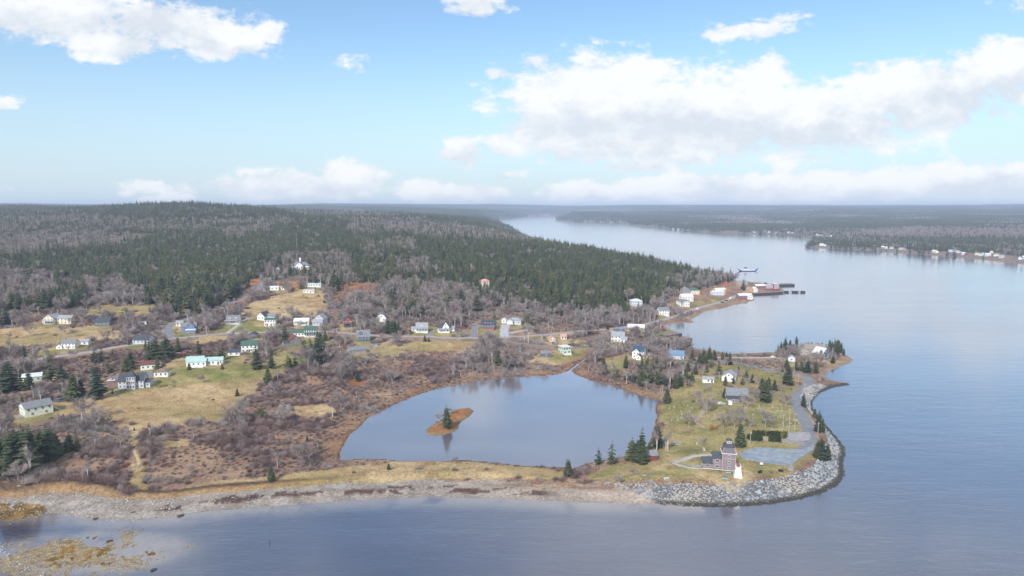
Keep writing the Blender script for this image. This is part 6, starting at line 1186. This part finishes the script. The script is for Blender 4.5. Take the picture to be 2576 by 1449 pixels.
BARL = [(cE, [(1205,255,80),(1050,372,220),(1550,215,60),(1345,392,230),(1440,392,170),(1705,385,175),(1880,195,50),(1570,385,280),(1760,390,300),(1180,540,450),(570,800,700),(1490,250,165),(1630,130,30)]), (cD, [(1450,1065,950),(1630,1095,1020),(1695,1110,1010),(1790,1125,1030),(1960,1160,1060),(2080,960,830),(2330,1010,930),(800,990,830),(720,960,840),(200,950,790),(60,880,760),(160,900,800),(330,640,560),(770,480,410),(1250,370,320),(1120,960,920),(1180,1000,950),(2420,1090,1000),(2010,930,870),(750,1055,930),(820,1030,900),(880,1065,940),(950,1105,990),(700,1015,900),(640,1025,920),(480,965,860),(420,895,790),(250,870,760),(230,930,810),(170,985,880),(120,955,850),(60,970,870),(1060,1030,930),(1130,1090,990),(1180,1110,1020),(700,925,820),(760,905,800),(830,890,790),(330,890,790),(1650,1260,1170),(2150,960,870),(2230,950,880),(2290,1000,920),(2480,1000,920),(640,760,680),(560,790,710),(700,740,660),(480,790,720),(1120,1140,1040),(1200,1165,1070),(1330,1200,1100),(1560,1180,1080),(1620,1225,1130),(1760,1265,1160),(1000,1245,1140),(1070,1290,1190),(1250,1330,1230),(1150,1390,1290),(1480,1330,1220),(1700,1350,1250),(1760,1405,1300),(1900,1385,1280),(1990,1330,1230),(1560,1060,980),(1880,1060,980),(1950,1010,920),(2030,1005,910),(2200,900,820),(2260,880,810),(2350,880,820),(1000,1150,1050),(860,1180,1080),(780,1200,1100)]),
 (cA, [(300,535,380),(180,385,230),(820,405,230),(620,520,380),(740,540,430),(100,560,480),(1640,400,280),(1580,390,270),(2030,1000,905),(820,930,740),(460,800,720),(60,740,640),(1200,500,420),(1420,500,400),(2100,480,320),(2180,430,300),(740,760,640),(2450,740,660)]), (cB, [(860,460,400),(430,500,390),(1010,690,590),(1310,700,580),(1250,760,620),(1800,740,620),(1640,620,560),(470,990,890),(1880,600,520),(790,600,530),(880,330,200),(850,320,180),(1580,240,150),(1490,260,150),(150,640,500),(80,680,560)]),
 (cC, [(1835,885,800),(1890,885,800),(1950,890,820),(1560,890,800),(540,640,510),(660,640,590),(2000,860,740),(2060,840,700),(1240,900,810),(1050,500,420)]), (cH, [(1470,890,815),(1345,530,430),(1430,470,385),(520,440,270),(360,950,870),(1280,900,850)]), (cG, [(1990,320,150),(2130,180,100)])]
things_bar = []
for fn, L in BARL:
    for (x, yb, yt) in L:
        p = at(*fn(x, yb)); _, _, dep = world_to_photo(p.x, p.y, p.z); hpx = (yb - yt) * (.25 if fn in (cA, cB, cC, cD) else .3)
        things_bar.append((p.x, p.y, p.z, max(hpx * dep / FPX / .97, 1.6) / 9.0, random.choice([0, 1, 2])))
for (x, yb, yt) in [(770,585,370),(870,585,380),(850,580,420)]:
    p = at(*cE(x, yb)); things_bar.append((p.x, p.y, p.z, (yb - yt) * .3 * p.y / FPX / 9.0 * 1.05, 3))
for (x, yb, yt) in [(870,1290,1080),(1000,1180,1060)]:
    p = at(*cD(x, yb)); things_bar.append((p.x, p.y, p.z, (yb - yt) * .25 * p.y / FPX / 9.0 * 1.05, 3))
def largest(P, count):
    A = np.array(P); px, py, dep = world_to_photo(A[:, 0], A[:, 1], A[:, 2]); size = A[:, 3] / dep * ((px > 0) & (px < 2576) & (py < 1449))
    o = np.argsort(-size); return A[o[:count]], A[o[count:]]
nc, rest_con = largest(P_CON, max(0, 300 - len(things_con))); nb2, rest_bar = largest(P_BAR, max(0, 300 - len(things_bar))); ns, rest_shr = largest(P_SHR, 300)
LM = [(x, y, z, lb) for x, y, z, lb in LANDMARKS]
def short(lb):
    for cut in (' half hidden', ' beside', ' behind', ' against', ' among', ' by the', ' on the', ' above the', ' and ', ' right of', ' left of', ' below', ' at the', ' near the'):
        i = lb.find(cut)
        if i > 12: lb = lb[:i]
    return lb
def where_is(x, y, z, desc):
    """words for a plant's place: the building it grows by, else the piece of ground"""
    px, py, _ = world_to_photo(x, y, z); d, lm = min((math.hypot(x - a, y - b_), i) for i, (a, b_, c_, lb) in enumerate(LM)); a, b_, c_, lb = LM[lm]
    if d < 75 and not (1060 < px < 1200 and 1020 < py < 1105) and not (px < 330 and 1060 < py):
        dz_ = z - c_; rel = ('close beside' if d < 16 else 'beside') if abs(dz_) < 1.2 else ('uphill of' if dz_ > 0 else 'downhill of')
        if d > 40: rel = 'well ' + rel if rel not in ('beside', 'close beside') else 'some way from'
        ph = rel + ' the ' + short(lb)
        if len((desc + ' ' + ph).split()) <= 16: return ph
    pl_ = place_label(px, py)
    if 'shrub' in desc:
        tcx = min(((math.hypot(x - q_[0], y - q_[1]), q_[3]) for q_ in things_con), default=(99, 0)); sd_, pd_ = float(gridval(SD, x, y)), float(gridval(PD, x, y))
        fld = any(bool(gridval(straw_m | lawn_m, x + a, y + b_)) for a, b_ in ((5, 0), (-5, 0), (0, 6), (0, -6)))
        if sd_ < 14 and px > 1500: return 'on the grass edge above the boulder bank'
        if tcx[0] < 5: return ('close beside a small lone spruce ' if tcx[1] < .5 else 'close under a tall spruce ') + ('near the shore' if sd_ < 60 else 'near the pond' if pd_ < 60 else 'near the tan field')
        if pd_ < 14: return 'on the low bank of the pond'
        if sd_ < 34: return 'on the eroded bank behind the beach' + (' beside the dry grass' if fld else '')
        if fld: return 'at the edge of the dry tan grass ' + ('below the field' if py > 1075 else 'by the field')
        if px < 330 and py > 1060: return 'between the spruce stand and the tan field' if py < 1150 else 'right of the spruce stand above the shore'
    return pl_.replace('in the dense stand', 'near the spruce stand') if 'shrub' in desc or 'leafless' in desc else pl_
def grow(kind, x, y, z, s, v, cm, tm, desc, grp):
    where = where_is(x, y, z, desc); rz = random.uniform(0, 6.28); sx = s * random.uniform(.88, 1.14) * (1.30 if kind == 'spruce_tree' else 1.0)
    o = empty(kind, (x, y, z - .05), rz); o.scale = (sx, sx, s); put('trunk', tm, o); put('crown', cm, o)
    tag(o, f'{desc} {where}', 'tree', f'{grp} {where}'); return o
for (x, y, z, s, v) in list(things_con) + [tuple(r_) for r_ in nc]:
    v = int(v); px, py, _ = world_to_photo(x, y, z)
    dsc = 'tall dark green spruce' if s > 1.0 else ('dark green spruce' if s > .45 else 'small young spruce')
    grow('spruce_tree', x, y, z, s, v, CON[v][0], CON[v][1], dsc, dsc + 's')
for (fn, x, yb, hm, lab) in [(cA, 1265, 385, 11, 'lone pine with a flat spreading crown in the upper tan field'), (cC, 1280, 668, 9, 'broad round pine beside the grey house with a garage'), (cA, 1590, 1050, 4.5, 'low spreading pine beside the large grey towered house'), (cG, 2140, 160, 6, 'dark round pine standing in the shrubs below the tan field')]:
    p = at(*fn(x, yb)); o = empty('pine_tree', (p.x, p.y, p.z), random.uniform(0, 6)); k = PIN[0 if hm > 8 else 1]; o.scale = (hm / 11 * (1.0 if hm > 8 else 1.5),) * 2 + (hm / 11,); put('trunk', k[1], o); put('crown', k[0], o); tag(o, lab, 'tree')
for (x, y, z, s, v) in list(things_bar) + [tuple(r_) for r_ in nb2]:
    v = int(v); birch = v >= 3
    grow('bare_tree' if not birch else 'bare_birch', x, y, z, s, v, BAR[v][0], BAR[v][1], ('leafless pale trunked birch' if birch else ('wide leafless grey tree' if s > .8 else 'small leafless grey tree')), ('bare birches' if birch else ('wide bare trees' if s > .8 else 'small bare trees')))
for (x, y, z, s, v) in ns:
    v = int(v); d = ('huge ' if s > 1.75 else 'large ' if s > 1.5 else 'broad ' if s > 1.35 else '') + ('grey leafless shrub' if v in (2, 3) else 'reddish brown leafless shrub'); where = where_is(x, y, z, d)
    o = put('shrub', SHR[v], None, (x, y, z), random.uniform(0, 6.28), (s, s, s * random.uniform(.85, 1.15))); tag(o, f'{d} {where}', 'shrub', f'{d}s {where}')
p = at(*cE(1255, 398)); gsh = shrub(455, 3.2, 2.4, 420, .06).build('golden_shrub', M_GOLD, None, p); tag(gsh, 'golden orange leafless shrub at the foot of the graveyard', 'shrub')
for (x, y, s) in [(1340,560,.9),(1320,540,.7),(1490,450,.8),(1450,545,.7),(1560,425,.5)]:
    p = at(*cH(x, y)); o = put('shrub', SHR[2], None, p, x, (s, s, s)); tag(o, 'grey leafless shrub on the small island in the pond', 'shrub', 'grey leafless shrubs on the island')

# ---------------------------------------------------------------- the rest of the woods and thickets, one mass each
def scatter(name, P, protos, label, cat):
    P = np.array(P)
    me = bpy.data.meshes.new(name); me.vertices.add(len(P)); me.vertices.foreach_set('co', P[:, :3].astype(np.float32).ravel())
    for nm, ty, val in (('turn', 'FLOAT', r0.uniform(0, 6.283, len(P))), ('size', 'FLOAT', P[:, 3]), ('pick', 'INT', P[:, 4].astype(np.int32))):
        at_ = me.attributes.new(nm, ty, 'POINT'); at_.data.foreach_set('value', np.ascontiguousarray(val, dtype=np.int32 if ty == 'INT' else np.float32))
    col = bpy.data.collections.new(name + '_kinds')
    for i, pm in enumerate(protos):
        o = bpy.data.objects.new(f'{name}_{i:02d}', pm); col.objects.link(o)
    o = put(name, me); tag(o, label, cat, None, 'stuff')
    ng = bpy.data.node_groups.new(name, 'GeometryNodeTree'); ng.interface.new_socket('Geometry', in_out='INPUT', socket_type='NodeSocketGeometry'); ng.interface.new_socket('Geometry', in_out='OUTPUT', socket_type='NodeSocketGeometry')
    gi = ng.nodes.new('NodeGroupInput'); gq = ng.nodes.new('NodeGroupOutput'); ci = ng.nodes.new('GeometryNodeCollectionInfo'); ci.inputs['Collection'].default_value = col
    ci.inputs['Separate Children'].default_value = True; ci.inputs['Reset Children'].default_value = True
    ip = ng.nodes.new('GeometryNodeInstanceOnPoints'); ip.inputs['Pick Instance'].default_value = True
    def attr(nm, ty):
        n_ = ng.nodes.new('GeometryNodeInputNamedAttribute'); n_.data_type = ty; n_.inputs['Name'].default_value = nm; return n_.outputs['Attribute']
    cx_ = ng.nodes.new('ShaderNodeCombineXYZ'); ng.links.new(attr('turn', 'FLOAT'), cx_.inputs[2])
    er = ng.nodes.new('FunctionNodeEulerToRotation'); ng.links.new(cx_.outputs[0], er.inputs[0])
    ng.links.new(gi.outputs[0], ip.inputs['Points']); ng.links.new(ci.outputs[0], ip.inputs['Instance']); ng.links.new(attr('pick', 'INT'), ip.inputs['Instance Index'])
    ng.links.new(er.outputs[0], ip.inputs['Rotation']); ng.links.new(attr('size', 'FLOAT'), ip.inputs['Scale']); ng.links.new(ip.outputs[0], gq.inputs[0])
    md = o.modifiers.new('plants', 'NODES'); md.node_group = ng; return o
def joined(a, b_):
    me = bpy.data.meshes.new('tree'); bm = bmesh.new(); bm.from_mesh(a)
    nf = len(bm.faces); bm.from_mesh(b_); bm.faces.ensure_lookup_table()
    for f in bm.faces[nf:]: f.material_index = 1
    bm.to_mesh(me); bm.free(); me.materials.append(a.materials[0]); me.materials.append(b_.materials[0]); return me
scatter('spruce_forest', rest_con, [joined(*c) for c in CON], 'dense dark spruce forest covering the hill above the village', 'forest')
scatter('bare_woods', rest_bar, [joined(*c) for c in BAR], 'leafless grey and mauve woods on the hillsides', 'woods')
scatter('shrub_thicket', rest_shr, SHR, 'reddish and grey leafless thicket on the low ground', 'thicket')
# far woods: whole stands of trees
def stand(seed, con):
    r = random.Random(seed); mb = MB()
    for k in range(26):
        x, y = r.uniform(-30, 30), r.uniform(-30, 30); h = r.uniform(9, 17)
        if r.random() < con:
            for lv in range(3): mb.frustum((x, y, h * (.08 + .3 * lv)), 3.0 * (1 - .28 * lv) * r.uniform(.8, 1.2), .25, h * .38, 5, 0, r.uniform(0, 6), False)
        else:
            for q_ in range(14):
                a = r.uniform(0, 6.28); el = r.uniform(.2, 1.5); s_ = Vector((x, y, h * .25)); e_ = s_ + Vector((math.cos(a) * math.cos(el) * 4.5, math.sin(a) * math.cos(el) * 4.5, math.sin(el) * h * .6)); sliver(mb, s_, e_, .8); mb.m[-1] = 1
    return mb.mesh('stand', [M_SPRUCE, M_TWIGP])
FAR = []
for (y0, y1, st, sc_) in ((3000, 6000, 44, 1.0), (6000, 12500, 80, 1.7)):
    x, y = jgrid(y0, y1, st, .84, int(st)); z = hgt(x, y); px, py, con = cover(x, y, z); ok = gridval(SD, x, y) > 25; x, y, z, con = x[ok], y[ok], z[ok], con[ok]
    k = np.where(con > .6, 0, np.where(con > .3, 1, 2)) + 3 * r0.integers(0, 2, len(x)); FAR += list(zip(x, y, z - 1, np.full(len(x), sc_) * r0.uniform(.85, 1.2, len(x)), k))
scatter('far_woods', FAR, [stand(500 + i, [.93, .5, .12][i % 3]) for i in range(6)], 'far off wooded hills beyond the river', 'woods')
# ---------------------------------------------------------------- air: thin even haze over land and river, sky outside it
hz = MB(); hz.box((0, 9200, 95), (50000, 24400, 205)); ho = hz.build('haze', []); 
hm = bpy.data.materials.new('haze_air'); hm.use_nodes = True; t = hm.node_tree; t.nodes.clear()
pv = N(t, 'ShaderNodeVolumePrincipled'); pv.inputs['Density'].default_value = 9.5e-5; pv.inputs['Color'].default_value = (.64, .76, 1.0, 1); pv.inputs['Anisotropy'].default_value = 0.0
oo = N(t, 'ShaderNodeOutputMaterial'); link(t, pv.outputs[0], oo.inputs['Volume']); ho.data.materials.append(hm)
tag(ho, 'thin bluish haze over the far hills', 'haze', None, 'stuff')
